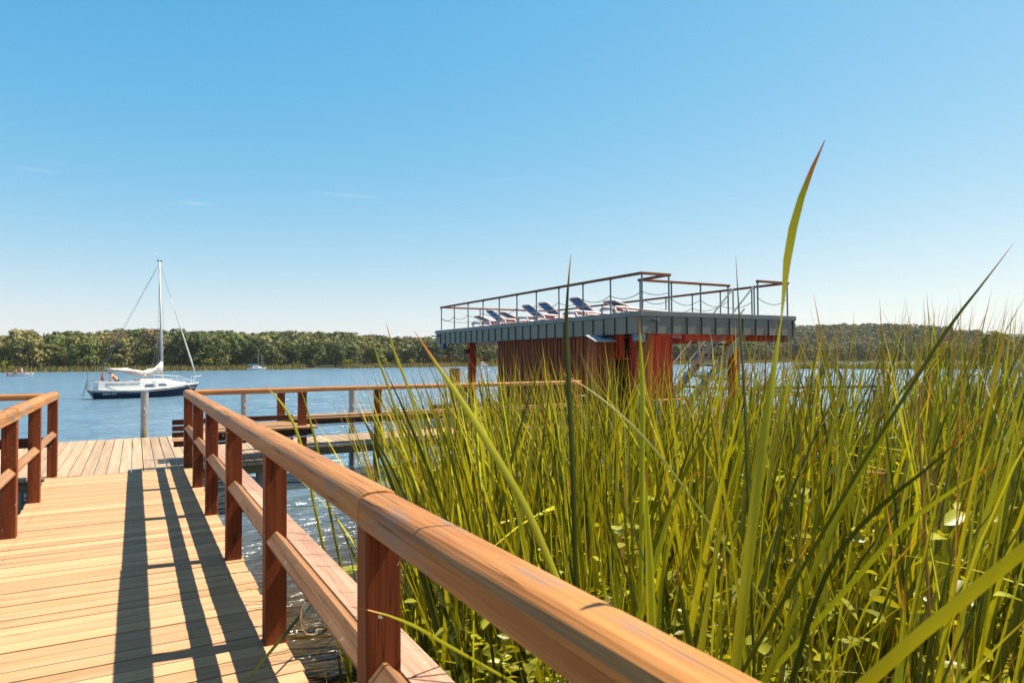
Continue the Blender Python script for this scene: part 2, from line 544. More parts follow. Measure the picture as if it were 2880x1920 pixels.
wk = thing('walkway', 'narrow pale plank walkway running right from the platform to the houseboat', 'walkway', (6, 12.9, DZ))
mb = MB(); planks(mb, 'y', 2.365, 10.0, 12.02, 13.68, 0.1465, DZ)
mb.build('deck', MAT['platform_deck'], wk, bevel=0.003)
MB().box(2.37, 10.0, 12.07, 12.19, DZ - 0.16, DZ - 0.038).build('edge_beam', MAT['beam'], wk)
MB().box(2.37, 10.0, 13.45, 13.57, DZ - 0.16, DZ - 0.038).build('edge_beam', MAT['beam'], wk)
for x in (4.1, 6.8, 9.4):
    MB().tube([(x, 12.9, -0.6), (x, 12.9, DZ - 0.161)], 0.06, 12).build('pile', MAT['pile_steel'], wk)

# ------------------------------------------------------------------ railings
RAILPROF = [(-0.065, 0), (0.065, 0), (0.065, 0.048)] + \
    [(0.065 * math.copysign(abs(math.cos(t)) ** 0.62, math.cos(t)), 0.048 + 0.046 * math.sin(t) ** 0.75)
     for t in [math.pi * k / 12 for k in range(1, 12)]] + [(-0.065, 0.048)]
def diamond(mb, p, q, s=0.07):
    h = s / math.sqrt(2)
    p, q = Vector(p), Vector(q)
    d = (q - p).normalized()
    side = d.cross(Vector((0, 0, 1)))
    c = 0.006
    prof = [(-h, -c), (-c, -h), (c, -h), (h, -c), (h, c), (c, h), (-c, h), (-h, c)]
    mb.prism(prof, p, q, side, Vector((0, 0, 1)))
def rail_y(root, x0, x1, ys, zb, joints, outer=None):
    """railing along Y: posts between x0 and x1 with their near faces at ys"""
    xc = (x0 + x1) / 2
    for y in ys:
        MB().box(x0, x1, y, y + 0.10, DZ - 0.16 if y < 10 else DZ + 0.001, zb - 0.001).build('post', MAT['post'], root, bevel=0.007)
    for y0, y1 in zip(ys[1:], ys[:-1]):
        mb = MB(); diamond(mb, (xc, y0 + 0.101, 1.242), (xc, y1 - 0.001, 1.242))
        mb.build('mid_rail', MAT['mid_rail'], root)
    for k, (a, b) in enumerate(joints):
        dz = (0.0, 0.006, -0.003)[k % 3]
        mb = MB()
        nseg = 6
        pts = [a + (b - a) * i / nseg for i in range(nseg + 1)]
        mb.loft([[(xc + px + random.uniform(-.0015, .0015), y, zb + dz + pz_ + random.uniform(-.001, .001)) for px, pz_ in RAILPROF] for y in pts])
        mb.build('handrail', MAT['handrail_y'], root, smooth=False, bevel=0.004)
    if outer:
        xa, xb = outer
        for a, b in joints:
            sg = 1 if xb > xa else -1
            mb = MB()
            mb.prism([(xa, 1.205), (xb, 1.188), (xb, 1.152), (xa, 1.165)][::sg], (0, a + 0.003, 0), (0, b - 0.003, 0), (1, 0, 0), (0, 0, 1))
            mb.build('outer_board', MAT['board_y'], root, bevel=0.004)

rr = thing('railing', 'long brown timber railing in the foreground along the right edge of the boardwalk', 'railing', (0.66, 4, DZ))
YS = [10.6, 8.87, 7.22, 5.52, 3.785, 2.0, 0.33, -1.4]
rail_y(rr, 0.605, 0.715, YS, 1.695, [(-2.0, 2.05), (2.055, 5.57), (5.575, 10.675)], outer=(0.750, 0.886))
rl = thing('railing', 'brown timber railing along the left edge of the boardwalk, cut by the photo edge', 'railing', (-0.92, 6, DZ))
rail_y(rl, -0.985, -0.875, [10.6, 8.79, 7.13, 5.42, 3.7, 2.0], 1.70, [(2.0, 7.18), (7.185, 10.675)])

def rail_x(root, y0, xs, zb, x0, x1, foot, near, far, fascia_z, pipe=True, dark=False):
    """railing along X with seat-height boards on both sides of its posts, near faces at y0"""
    for x in xs:
        MB().box(x - 0.06, x + 0.06, y0, y0 + 0.10, foot, zb - 0.001).build('post', MAT['post'], root, bevel=0.006)
    mb = MB()
    mb.loft([[(x, y0 + 0.05 + a, zb + b * 0.85) for a, b in RAILPROF] for x in (x0, (x0 + x1) / 2, x1)])
    mb.build('handrail', MAT['handrail_x'], root, bevel=0.004)
    bx = MAT['dark_board_x'] if dark else MAT['board_x']  # dark copy: shade on the facing side put into the board colour
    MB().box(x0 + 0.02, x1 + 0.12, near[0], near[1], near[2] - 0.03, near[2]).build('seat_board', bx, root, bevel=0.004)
    if far:
        MB().box(x0 + 0.02, x1 + 0.02, far[0], far[1], far[2] - 0.03, far[2]).build('seat_board', bx, root, bevel=0.004)
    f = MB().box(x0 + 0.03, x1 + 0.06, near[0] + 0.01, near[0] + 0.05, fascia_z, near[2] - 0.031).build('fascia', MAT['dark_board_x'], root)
    x = x0 + 0.35
    while x < x1:
        MB().tube([(x, near[0] + 0.009, fascia_z + 0.06), (x, near[0] - 0.004, fascia_z + 0.06)], 0.012, 8).build('bolt', MAT['bright_steel'], f)
        x += 0.72
    if pipe:
        MB().tube([(x0 + 0.03, near[0] + 0.02, fascia_z - 0.022), (x1 + 0.1, near[0] + 0.02, fascia_z - 0.022)], 0.011, 8).build('pipe', MAT['bright_steel'], root)

pr_ = thing('railing', 'short brown timber railing right of the boardwalk end, on the platform edge', 'railing', (1.5, 10.6, DZ))
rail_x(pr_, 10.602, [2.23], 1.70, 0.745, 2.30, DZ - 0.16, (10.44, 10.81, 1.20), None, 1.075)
mb = MB()
mb.add([(0.77, 10.845, 1.2), (2.33, 10.845, 1.2), (2.12, 11.56, 1.2), (0.77, 11.56, 1.2), (0.77, 10.845, 1.17), (2.33, 10.845, 1.17), (2.12, 11.56, 1.17), (0.77, 11.56, 1.17)],
       [(0, 1, 2, 3), (7, 6, 5, 4), (0, 4, 5, 1), (1, 5, 6, 2), (2, 6, 7, 3), (3, 7, 4, 0)])
mb.build('seat_board', MAT['board_x'], pr_, bevel=0.003)
pl_ = thing('railing', 'brown timber railing left of the boardwalk end with a shaded board below', 'railing', (-3, 10.6, DZ))
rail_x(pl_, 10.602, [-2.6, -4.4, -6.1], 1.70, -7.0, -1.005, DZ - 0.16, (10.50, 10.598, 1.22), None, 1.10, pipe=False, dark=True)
wr = thing('railing', 'long timber railing on the walkway, ending in reeds before the red cabin', 'railing', (5.5, 12.0, DZ))
rail_x(wr, 12.0, [2.17, 3.86, 5.57, 7.32], 1.645, 2.08, 8.3, 0.42, (11.87, 11.998, 1.205), (12.14, 12.50, 1.215), 1.09)

# ------------------------------------------------------------------ slatted bench behind the short railing
bn = thing('bench', 'dark slatted bench with backrest on the platform behind the short railing', 'bench', (1.4, 11.5, DZ))
for z0, z1 in ((1.020, 1.098), (1.118, 1.192), (1.212, 1.290)):
    MB().box(0.50, 2.28, 11.62, 11.65, z0, z1).build('back_slat', MAT['dark_board_x'], bn, bevel=0.003)
for y in (11.18, 11.33, 11.48):
    MB().box(0.50, 2.2, y, y + 0.13, 0.985, 1.01).build('seat_slat', MAT['board_x'], bn, bevel=0.003)
MB().box(0.50, 2.2, 11.16, 11.178, 0.93, 1.012).build('apron', MAT['dark_board_x'], bn)
for x in (0.8, 2.05):
    MB().box(x, x + 0.06, 11.652, 11.70, DZ, 1.27).build('bracket', MAT['steel'], bn)
    MB().box(x, x + 0.06, 11.20, 11.26, DZ, 0.984).build('leg', MAT['steel'], bn)

# ------------------------------------------------------------------ steel piles standing in the water
def steel_pile(x, y, ztop, r, label):
    t = thing('steel_pile', label, 'pile', (x, y, 0), 'steel piles along the platform')
    mb = MB(); mb.tube([(x, y, -0.8), (x, y, ztop - 0.03)], r, 20)
    mb.build('shaft', MAT['pile_steel'], t, smooth=False)
    mb = MB(); mb.tube([(x, y, ztop - 0.029), (x, y, ztop - 0.006), (x, y, ztop)], [r * 1.03, r * 1.03, r * 0.9], 20)
    mb.build('cap', MAT['steel'], t)
    mb = MB()
    pts = [(x + r * 0.1 + 0.02 * math.sin(z * 38), y - r - 0.006, z) for z in [ztop - 0.28 - 0.012 * k for k in range(17)]]
    mb.tube(pts, 0.006, 6)
    mb.build('rope', MAT['white_rope'], t)
    MB().tube([(x, y, 0.70), (x, y, 0.84)], r * 1.015, 20).build('stain', MAT['stain'], t)
MAT['white_rope'] = plain('white_rope', (0.8, 0.8, 0.78), 0.8)
MAT['stain'] = plain('stain', (0.38, 0.33, 0.22), 0.7, 0, 0.3, 12)
steel_pile(0.17, 15.27, 1.60, 0.068, 'grey steel pile standing alone between the two boardwalk railings, before the sailboat')
steel_pile(2.01, 15.27, 1.59, 0.068, 'grey steel pile seen under the short platform railing')
steel_pile(-1.64, 15.27, 1.59, 0.068, 'grey steel pile whose cap just shows above the left railing')
steel_pile(3.9, 13.85, 1.60, 0.068, 'grey steel pile behind the long walkway railing and its seat boards')
yp = thing('mooring_pile', 'thick mooring pile with rusty ochre upper half and grey base beside the houseboat', 'pile', (7.16, 16.0, 0))
MB().tube([(7.16, 16, -0.8), (7.16, 16, 1.34)], 0.135, 20).build('shaft', plain('blue_grey', (0.20, 0.23, 0.25), 0.6, 0, 0.2), yp)
MB().tube([(7.16, 16, 1.341), (7.16, 16, 1.93)], 0.14, 20).build('sleeve', plain('ochre', (0.25, 0.13, 0.03), 0.7, 0, 0.35, 8), yp)
MB().tube([(7.16, 16, 1.931), (7.16, 16, 1.95)], 0.145, 20).build('cap', plain('dark_cap', (0.04, 0.04, 0.04), 0.6), yp)
for x, y, zt, lab in ((9.35, 11.3, 1.62, 'taller grey round pile before the dark cabin opening, among the reeds'), (9.68, 11.2, 1.28, 'shorter grey round pile before the cabin corner, among the reeds')):
    t = thing('mooring_pile', lab, 'pile', (x, y, 0))
    MB().tube([(x, y, -0.8), (x, y, zt)], 0.085, 18).build('shaft', MAT['pile_steel'], t)
    MB().tube([(x, y, zt + 0.001), (x, y, zt + 0.02)], 0.088, 18).build('cap', MAT['bright_steel'], t)

# ------------------------------------------------------------------ glass jar hung on the railing
gj = thing('glass_jar', 'round clear glass jar hung in a wire under the middle rail', 'jar', (0.66, 3.2, 1.1))
gl = Mat('glass', (0.92, 0.95, 0.93), 0.03)
gl.p.inputs['Transmission Weight'].default_value = 1.0
gl.p.inputs['IOR'].default_value = 1.45
JC = (0.68, 2.97, 1.115)
def jar(r, k):
    prof = [(0.0, -0.07), (0.045, -0.068), (0.062, -0.045), (0.066, 0.0), (0.058, 0.04), (0.042, 0.062), (0.042, 0.078)]
    return [[(JC[0] + a * k * math.cos(2 * math.pi * i / 20), JC[1] + a * k * math.sin(2 * math.pi * i / 20), JC[2] + z) for i in range(20)] for a, z in prof]
mb = MB(); mb.loft(jar(0.06, 1.0), cap=False); 
o = mb.build('bowl', gl.m, gj, smooth=True)
so = o.modifiers.new('wall', 'SOLIDIFY'); so.thickness = 0.003
mb = MB(); mb.tube([(JC[0] + 0.043 * math.cos(t), JC[1] + 0.043 * math.sin(t), JC[2] + 0.079) for t in [2 * math.pi * k / 16 for k in range(17)]], 0.003, 6)
mb.tube([(JC[0] - 0.043, JC[1], JC[2] + 0.079), (JC[0] - 0.03, JC[1], 1.20), (JC[0], JC[1], 1.245)], 0.0015, 6)
mb.build('wire', MAT['steel'], gj)
# ------------------------------------------------------------------ houseboat
random.seed(11)
MAT['cladding'] = wood('cladding', (0.19, 0.040, 0.014), (0.38, 0.095, 0.032), 'z', rough=0.7, cracks=0.5, tone=0.3, across=12, knots=0.3)
MAT['red_cladding'] = wood('red_cladding', (0.34, 0.026, 0.008), (0.56, 0.055, 0.014), 'z', rough=0.6, cracks=0.4, tone=0.2, across=10, knots=0.2)
MAT['red_beam'] = wood('red_beam', (0.34, 0.034, 0.014), (0.50, 0.065, 0.028), 'x', rough=0.55, cracks=0.3, tone=0.1, knots=0)
MAT['orange_post'] = wood('orange_post', (0.40, 0.085, 0.015), (0.62, 0.16, 0.025), 'z', rough=0.55, cracks=0.6)
MAT['rail_wood_y'] = wood('rail_wood_y', (0.16, 0.055, 0.025), (0.26, 0.10, 0.05), 'y', rough=0.6, cracks=0.3, tone=0.1, knots=0)
MAT['rail_wood_x'] = wood('rail_wood_x', (0.30, 0.10, 0.03), (0.46, 0.18, 0.06), 'x', rough=0.6, cracks=0.3, tone=0.1, knots=0)
MAT['zinc'] = plain('zinc', (0.25, 0.225, 0.175), 0.55, 0.05, 0.14, 3.0)
MAT['zinc_seam'] = plain('zinc_seam', (0.085, 0.088, 0.078), 0.5, 0.5, 0.1)
MAT['coping'] = plain('coping', (0.21, 0.215, 0.205), 0.45, 0.25, 0.1, 2.0)
MAT['white_plastic'] = plain('white_plastic', (0.80, 0.78, 0.74), 0.4, 0, 0.06)
MAT['blue_fabric'] = plain('blue_fabric', (0.02, 0.36, 0.95), 0.8, 0, 0.2, 20)
MAT['green_rope'] = plain('green_rope', (0.03, 0.055, 0.045), 0.8)
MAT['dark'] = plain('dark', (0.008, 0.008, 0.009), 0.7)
MAT['pontoon'] = plain('pontoon', (0.03, 0.03, 0.032), 0.7)
MAT['stringer'] = plain('stringer', (0.30, 0.27, 0.23), 0.5, 0.2, 0.12)
MAT['dark_tread'] = wood('dark_tread', (0.06, 0.022, 0.012), (0.13, 0.05, 0.03), 'y', cracks=0.3)
MAT['red_paint'] = plain('red_paint', (0.36, 0.05, 0.02), 0.5)
MAT['orange_paint'] = plain('orange_paint', (0.60, 0.22, 0.05), 0.5)
MAT['sign_blue'] = plain('sign_blue', (0.015, 0.10, 0.22), 0.4)
MAT['sign_white'] = plain('sign_white', (0.62, 0.58, 0.52), 0.5)

X0, X1, Y0, Y1 = 9.95, 15.05, 12.0, 23.95      # roof outline
ZB, ZC, ZT = 2.745, 3.135, 3.255               # fascia bottom, coping bottom, roof edge top
hb = thing('houseboat', 'red timber houseboat with a zinc edged flat roof terrace and wooden roof railing', 'houseboat', (12.5, 18, 0))

MB().box(10.05, 15.3, 11.35, 24.2, -0.4, 0.295).build('pontoon', MAT['pontoon'], hb)
mb = MB(); planks(mb, 'x', 11.25, 24.3, 9.98, 15.4, 0.145, 0.45)
mb.build('deck', MAT['board_x'], hb)
MB().box(9.96, 15.42, 11.20, 11.248, 0.30, 0.455).build('deck_fascia', MAT['orange_paint'], hb, bevel=0.004)
MB().box(9.915, 9.957, 11.20, 24.3, 0.30, 0.455).build('deck_fascia', MAT['dark_board_x'], hb, bevel=0.004)

# roof slab, fascia sheets with standing seams, coping
mb = MB()
mb.box(X0 + 0.03, X1 - 0.03, Y0 + 0.03, 12.36 - 0.1, ZB + 0.02, 3.15)
mb.box(X0 + 0.03, 10.95, 12.26, 13.24, ZB + 0.02, 3.15)
mb.box(13.95, X1 - 0.03, 12.26, 13.24, ZB + 0.02, 3.15)
mb.box(X0 + 0.03, X1 - 0.03, 13.24, Y1 - 0.03, ZB + 0.02, 3.15)
roof = mb.build('roof', MAT['red_beam'], hb)
def fascia(p, q, nseam, first):
    p, q = Vector(p), Vector(q)
    d = (q - p); L = d.length; d.normalize()
    nrm = d.cross(Vector((0, 0, 1)))
    mb = MB()
    mb.prism([(0, 0), (0, ZC - ZB), (-0.02, ZC - ZB), (-0.02, 0)], p + Vector((0, 0, ZB)), q + Vector((0, 0, ZB)), nrm, Vector((0, 0, 1)), 0.5)
    f = mb.build('fascia', MAT['zinc'], hb)
    for k in range(nseam):
        mb = MB()
        s = first + (L - first * 1.2) * k / (nseam - 1)
        c = p + d * s
        mb.prism([(-0.011, 0.001), (0.011, 0.001), (0.011, 0.028), (-0.011, 0.028)], c + Vector((0, 0, ZB - 0.002)), c + Vector((0, 0, ZC - 0.002)), d, nrm)
        mb.build('seam', MAT['zinc_seam'], f)
    return f
fascia((X0, Y1, 0), (X0, Y0, 0), 27, 0.44)
fascia((X0 + 0.001, Y0, 0), (X1 - 0.001, Y0, 0), 11, 0.44)
fascia((X1, Y0, 0), (X1, Y1, 0), 27, 0.44)
fascia((X1 - 0.001, Y1, 0), (X0 + 0.001, Y1, 0), 11, 0.44)
mb = MB()
mb.box(X0 - 0.035, X0 + 0.16, Y0 + 0.162, Y1 - 0.162, ZC + 0.001, ZT)
mb.box(X1 - 0.16, X1 + 0.035, Y0 + 0.162, Y1 - 0.162, ZC + 0.001, ZT)
for a, b in ((X0 - 0.035, 11.72), (11.725, 13.40), (13.405, X1 + 0.035)):
    mb.box(a, b, Y0 - 0.022, Y0 + 0.16, ZC + 0.001, ZT)
mb.box(X0 - 0.035, X1 + 0.035, Y1 - 0.16, Y1 + 0.035, ZC + 0.001, ZT)
mb.build('coping', MAT['coping'], hb, bevel=0.008)
for x, y, dx, dy in ((10.28, Y0, 0, -1), (14.85, Y0 + 0.08, 1, 0), (X0, 23.6, -1, 0)):
    mb = MB(); mb.tube([(x, y + 0.01, 3.05), (x + dx * 0.32, y + dy * 0.22 + 0.01, 3.045)], 0.035, 12)
    mb.build('spout', MAT['steel'], hb)

# walls: vertical boards with cover battens
WX = 10.10
def wall_x(x, y0, y1, z0, z1, mat, name='wall'):
    mb = MB(); y = y0
    while y < y1 - 0.01:
        e = min(y + 0.178, y1)
        mb.box(x + random.uniform(0, 0.006), x + 0.05, y + 0.001, e - 0.001, z0, z1)
        y = e
    y = y0 + 0.178
    while y < y1 - 0.05:
        mb.box(x - 0.022, x - 0.001, y - 0.017, y + 0.017, z0, z1)
        y += 0.178
    return mb.build(name, mat, hb)
wall_x(WX, 13.26, 19.23, 0.452, ZB - 0.002, MAT['cladding'])
wall_x(WX, 12.88, 13.25, 2.21, ZB - 0.002, MAT['red_cladding'])
MB().box(WX + 0.35, WX + 0.4, 12.60, 13.25, 0.452, 2.2).build('opening_dark', MAT['dark'], hb)  # near-black panel standing for the shade inside the opening
mb = MB()
mb.box(WX, WX + 0.05, 12.53, 12.58, 0.452, 2.20); mb.box(WX, WX + 0.05, 12.585, 13.255, 2.15, 2.20)
mb.build('door_frame', MAT['red_beam'], hb)
MB().box(WX + 0.06, 11.6, 19.18, 19.23, 0.452, ZB - 0.002).build('wall', MAT['cladding'], hb)
mb = MB(); x = WX + 0.22
while x < 11.58:
    mb.box(x + 0.004, min(x + 0.156, 11.58), 12.88, 12.93, 0.452, ZB - 0.002); x += 0.16
mb.build('wall', MAT['red_cladding'], hb)
MB().box(11.60, 11.65, 12.88, 19.2, 0.452, ZB - 0.002).build('wall', MAT['red_cladding'], hb)
# posts carrying the roof
MB().box(10.13, 10.29, 12.04, 12.20, 0.452, ZB - 0.001).build('post', MAT['orange_post'], hb, bevel=0.008)
MB().box(10.12, 10.28, 12.40, 12.527, 0.452, ZB - 0.001).build('post', MAT['red_cladding'], hb, bevel=0.008)
MB().box(WX + 0.2, 11.58, 12.932, 12.95, 0.46, ZB - 0.01).build('gap_dark_sheet', MAT['dark'], hb)  # near-black sheet added so the gaps between wall boards look shaded
for x, y in ((10.02, 21.1), (14.82, 13.9), (14.82, 21.1)):
    MB().box(x, x + 0.22, y, y + 0.22, 0.452, ZB - 0.001).build('post', MAT['red_cladding'], hb, bevel=0.01)
MB().box(15.045, 15.10, 13.9, 14.0, 0.452, ZB - 0.003).build('downpipe', MAT['steel'], hb)
for y in (12.5, 15.5, 18.5, 21.5):
    MB().box(11.7, X1 - 0.06, y, y + 0.1, ZB - 0.14, ZB + 0.015).build('ceiling_beam', MAT['red_beam'], hb)
lamp = MB().box(9.86, 10.015, 21.16, 21.28, 2.38, 2.52).build('lamp_box', MAT['dark_board_x'], hb, bevel=0.01)
MB().box(10.0, 10.12, 23.4, 23.6, 2.55, ZB - 0.004).build('lamp_box', MAT['sign_blue'], hb, bevel=0.01)

MAT['gel_lid'] = plain('gel_lid', (0.62, 0.62, 0.62), 0.45, 0.1)
# technical cabinet with a slanted metal lid on the left wall
cb = MB()
cb.add([(9.54, 13.16, 0.452), (10.075, 13.16, 0.452), (10.075, 13.52, 0.452), (9.54, 13.52, 0.452),
        (9.54, 13.16, 2.575), (10.075, 13.16, 2.58), (10.075, 13.52, 2.70), (9.54, 13.52, 2.695)],
       [(3, 2, 1, 0), (4, 5, 6, 7), (0, 1, 5, 4), (1, 2, 6, 5), (2, 3, 7, 6), (3, 0, 4, 7)])
cbo = cb.build('cabinet', MAT['cladding'], hb)
lid = [(9.47, 13.08, 2.572), (10.095, 13.08, 2.578), (10.095, 13.54, 2.732), (9.50, 13.54, 2.726)]
mb = MB()
mb.add(lid + [(x, y, z + 0.022) for x, y, z in lid], [(3, 2, 1, 0), (4, 5, 6, 7), (0, 1, 5, 4), (1, 2, 6, 5), (2, 3, 7, 6), (3, 0, 4, 7)])
mb.build('lid', MAT['gel_lid'], cbo)
mb = MB()
q = [(9.78, 13.26, 2.660), (10.0, 13.26, 2.663), (10.0, 13.50, 2.743), (9.78, 13.50, 2.741)]
mb.add(q + [(x, y, z + 0.01) for x, y, z in q], [(3, 2, 1, 0), (4, 5, 6, 7), (0, 1, 5, 4), (1, 2, 6, 5), (2, 3, 7, 6), (3, 0, 4, 7)])
mb.build('hatch', MAT['sign_blue'], cbo)

# notice boards under the roof edge at the near corner, cable, right hand sign
def text_mesh(body, size, mat, name, parent, loc, right, up, extrude=0.002, shear=0.0, align='LEFT'):
    cu = bpy.data.curves.new(name, 'FONT')
    cu.body, cu.size, cu.extrude, cu.shear, cu.align_x = body, size, extrude, shear, align
    tmp = bpy.data.objects.new(name, cu)
    COL.objects.link(tmp)
    dg = bpy.context.evaluated_depsgraph_get()
    me = bpy.data.meshes.new_from_object(tmp.evaluated_get(dg))
    bpy.data.objects.remove(tmp)
    right, up = Vector(right).normalized(), Vector(up).normalized()
    nrm = right.cross(up)
    M4 = Matrix((right, up, nrm)).transposed().to_4x4()
    M4.translation = Vector(loc) - ROOT.get(parent.name, Vector((0, 0, 0)))
    me.transform(M4)
    me.materials.clear(); me.materials.append(mat)
    o = bpy.data.objects.new(name, me)
    COL.objects.link(o)
    o.parent = parent
    return o
MAT['paper_white'] = plain('paper_white', (0.75, 0.75, 0.72), 0.6)
MAT['ink'] = plain('ink', (0.35, 0.08, 0.05), 0.7)
s1 = MB().box(9.73, 9.955, 12.05, 12.062, 2.56, 2.74).build('sign', MAT['sign_blue'], hb)
tag(s1, 'blue notice board with white lines of text under the roof corner')
mb = MB()
for k, wd in enumerate((0.16, 0.12, 0.15, 0.1)):
    mb.box(9.76, 9.76 + wd, 12.047, 12.0495, 2.665 - k * 0.028, 2.673 - k * 0.028)
mb.box(9.90, 9.94, 12.047, 12.0495, 2.60, 2.64)
mb.build('text_line', MAT['paper_white'], s1)
text_mesh('Tagespreise', 0.035, MAT['paper_white'], 'lettering', s1, (9.75, 12.049, 2.695), (1, 0, 0), (0, 0, 1))
s2 = MB().box(9.965, 10.195, 12.05, 12.062, 2.56, 2.74).build('sign', MAT['sign_white'], hb)
tag(s2, 'whitish notice board with red lines of text under the roof corner')
mb = MB()
for k in range(7):
    mb.box(9.985, 10.06 + 0.1 * random.random(), 12.047, 12.0495, 2.71 - k * 0.02, 2.716 - k * 0.02)
mb.build('text_line', MAT['ink'], s2)
mb = MB(); mb.tube([(10.12, 12.045, 2.74), (10.12, 12.03, 2.66), (10.08, 12.02, 2.58), (10.03, 12.03, 2.48), (9.95, 12.3, 2.40), (9.9, 12.5, 2.38)], 0.009, 8)
mb.build('cable', MAT['dark'], hb)
s3 = MB().box(14.40, 14.80, 12.03, 12.045, 2.575, 2.742).build('sign', MAT['dark_tread'], hb)
tag(s3, 'dark sign with two round orange symbols under the right end of the roof')
for cx in (14.52, 14.70):
    mb = MB()
    mb.tube([(cx + 0.05 * math.cos(t), 12.027, 2.65 + 0.05 * math.sin(t)) for t in [2 * math.pi * k / 24 for k in range(25)]], 0.006, 6)
    mb.tube([(cx - 0.03, 12.027, 2.68), (cx + 0.03, 12.027, 2.62)], 0.006, 6)
    mb.build('symbol', MAT['orange_paint'], s3)

# roof railing: steel posts, timber top rail, sagging rope
XL, XR, YN, YF = 10.07, 14.92, 12.12, 23.72
ZR = 4.09
ysl = [12.12, 13.29, 14.45, 15.59, 16.78, 17.92, 19.06, 20.21, 21.37, 22.53, 23.72]
rail = hb
def rpost(x, y):
    mb = MB(); mb.tube([(x, y, 3.15), (x, y, ZR - 0.001)], 0.021, 10)
    mb.tube([(x, y, ZR - 0.02), (x, y, ZR - 0.002)], [0.021, 0.045], 10)
    mb.build('railing_post', MAT['steel'], hb)
for y in ysl: rpost(XL, y)
for x in (XL + 1.62, XL + 3.24): rpost(x, YF)
for y in ysl[2:]: rpost(XR, y)
for x, y in ((10.87, YN), (10.95, 13.25), (11.97, 13.25), (12.97, 13.25), (13.97, 13.25), (13.82, YN), (XR, YN), (XR, 13.29)): rpost(x, y)
def rrail(p, q, mat):
    MB().beam((*p, ZR + 0.03), (*q, ZR + 0.03), 0.085, 0.058).build('top_rail', mat, hb, bevel=0.006)
rrail((XL, YN + 0.044), (XL, YF - 0.044), MAT['rail_wood_y'])
rrail((XR, YN + 0.044), (XR, YF - 0.044), MAT['rail_wood_y'])
rrail((XL - 0.043, YF), (XR + 0.043, YF), MAT['rail_wood_x'])
rrail((XL - 0.043, YN), (10.87 + 0.043, YN), MAT['rail_wood_x'])
rrail((10.88, YN + 0.045), (10.93, 13.205), MAT['rail_wood_y'])
rrail((10.90, 13.25), (14.02, 13.25), MAT['rail_wood_x'])
rrail((13.80, YN), (XR + 0.043, YN), MAT['rail_wood_x'])
def rope(pts, sag=0.12):
    path = []
    for a, b in zip(pts[:-1], pts[1:]):
        for k in range(9):
            t = k / 9
            x, y = a[0] + (b[0] - a[0]) * t, a[1] + (b[1] - a[1]) * t
            path.append((x - 0.024, y - 0.012, 3.70 - sag * 4 * t * (1 - t) * random.uniform(0.95, 1.05)))
    path.append((pts[-1][0] - 0.024, pts[-1][1] - 0.012, 3.70))
    MB().tube(path, 0.008, 6).build('rope', MAT['green_rope'], hb, smooth=True)
rope([(XL, y) for y in ysl] )
rope([(XL, YN), (10.87, YN)], 0.06)
rope([(10.95, 13.25), (11.97, 13.25), (12.97, 13.25), (13.97, 13.25)], 0.16)
rope([(13.82, YN), (XR, YN)], 0.16)
rope([(XL, YF), (XL + 1.62, YF), (XL + 3.24, YF), (XR, YF)], 0.14)
rope([(XR, y) for y in ysl[1:]], 0.12)

# stairs up to the terrace
def stair_z(x): return 0.45 + (x - 10.98) * 0.887
for y, mt in ((12.34, MAT['stringer']), (13.12, MAT['stringer'])):
    MB().beam((10.98, y, 0.50), (13.62, y, 2.84), 0.05, 0.19).build('stringer', mt, hb, bevel=0.004)
mb = MB()
for k in range(9):
    z = 0.67 + 0.265 * k
    x = 10.98 + (z - 0.45) / 0.887
    MB().box(x - 0.10, x + 0.16, 12.366, 13.094, z - 0.02, z + 0.02).build('tread', MAT['dark_tread'], hb)
for y, a, b in ((12.27, (11.28, 1.60), (13.86, 4.02)), (13.18, (11.68, 1.80), (14.08, 4.03)), (13.18, (12.0, 1.64), (13.6, 3.16)), (12.27, (11.45, 1.50), (13.5, 3.42))):
    mb = MB(); mb.tube([(a[0], y, a[1]), (b[0], y, b[1])], 0.022, 10)
    if a[1] in (1.60, 1.80):
        mb.tube([(a[0], y, a[1] + 0.01), (a[0], y, stair_z(a[0]))], 0.02, 10)
        xm = a[0] + 1.1
        mb.tube([(xm, y, a[1] + 1.1 * (b[1] - a[1]) / (b[0] - a[0])), (xm, y, stair_z(xm))], 0.02, 10)
        mb.tube([(b[0], y, b[1]), (b[0], y, 3.15)], 0.02, 10)
    mb.build('stair_handrail', MAT['pile_steel'], hb)

# low deck railings
for (x0, y0), (x1, y1), mt in (((9.8, 11.5), (10.85, 11.5), 'orange_paint'), ((12.9, 11.5), (15.2, 11.5), 'orange_paint'), ((15.2, 11.52), (15.2, 24.0), 'red_paint')):
    mb = MB(); mb.tube([(x0, y0, 1.27), (x1, y1, 1.27)], 0.022, 8)
    d = Vector((x1 - x0, y1 - y0, 0)); n_ = max(1, round(d.length / 1.3))
    for k in range(n_ + 1):
        p = Vector((x0, y0, 0)) + d * k / n_
        mb.tube([(p.x, p.y, 0.45), (p.x, p.y, 1.265)], 0.018, 8)
    mb.tube([(x0, y0, 0.86), (x1, y1, 0.86)], 0.01, 6)
    mb.build('deck_railing', MAT[mt], hb)

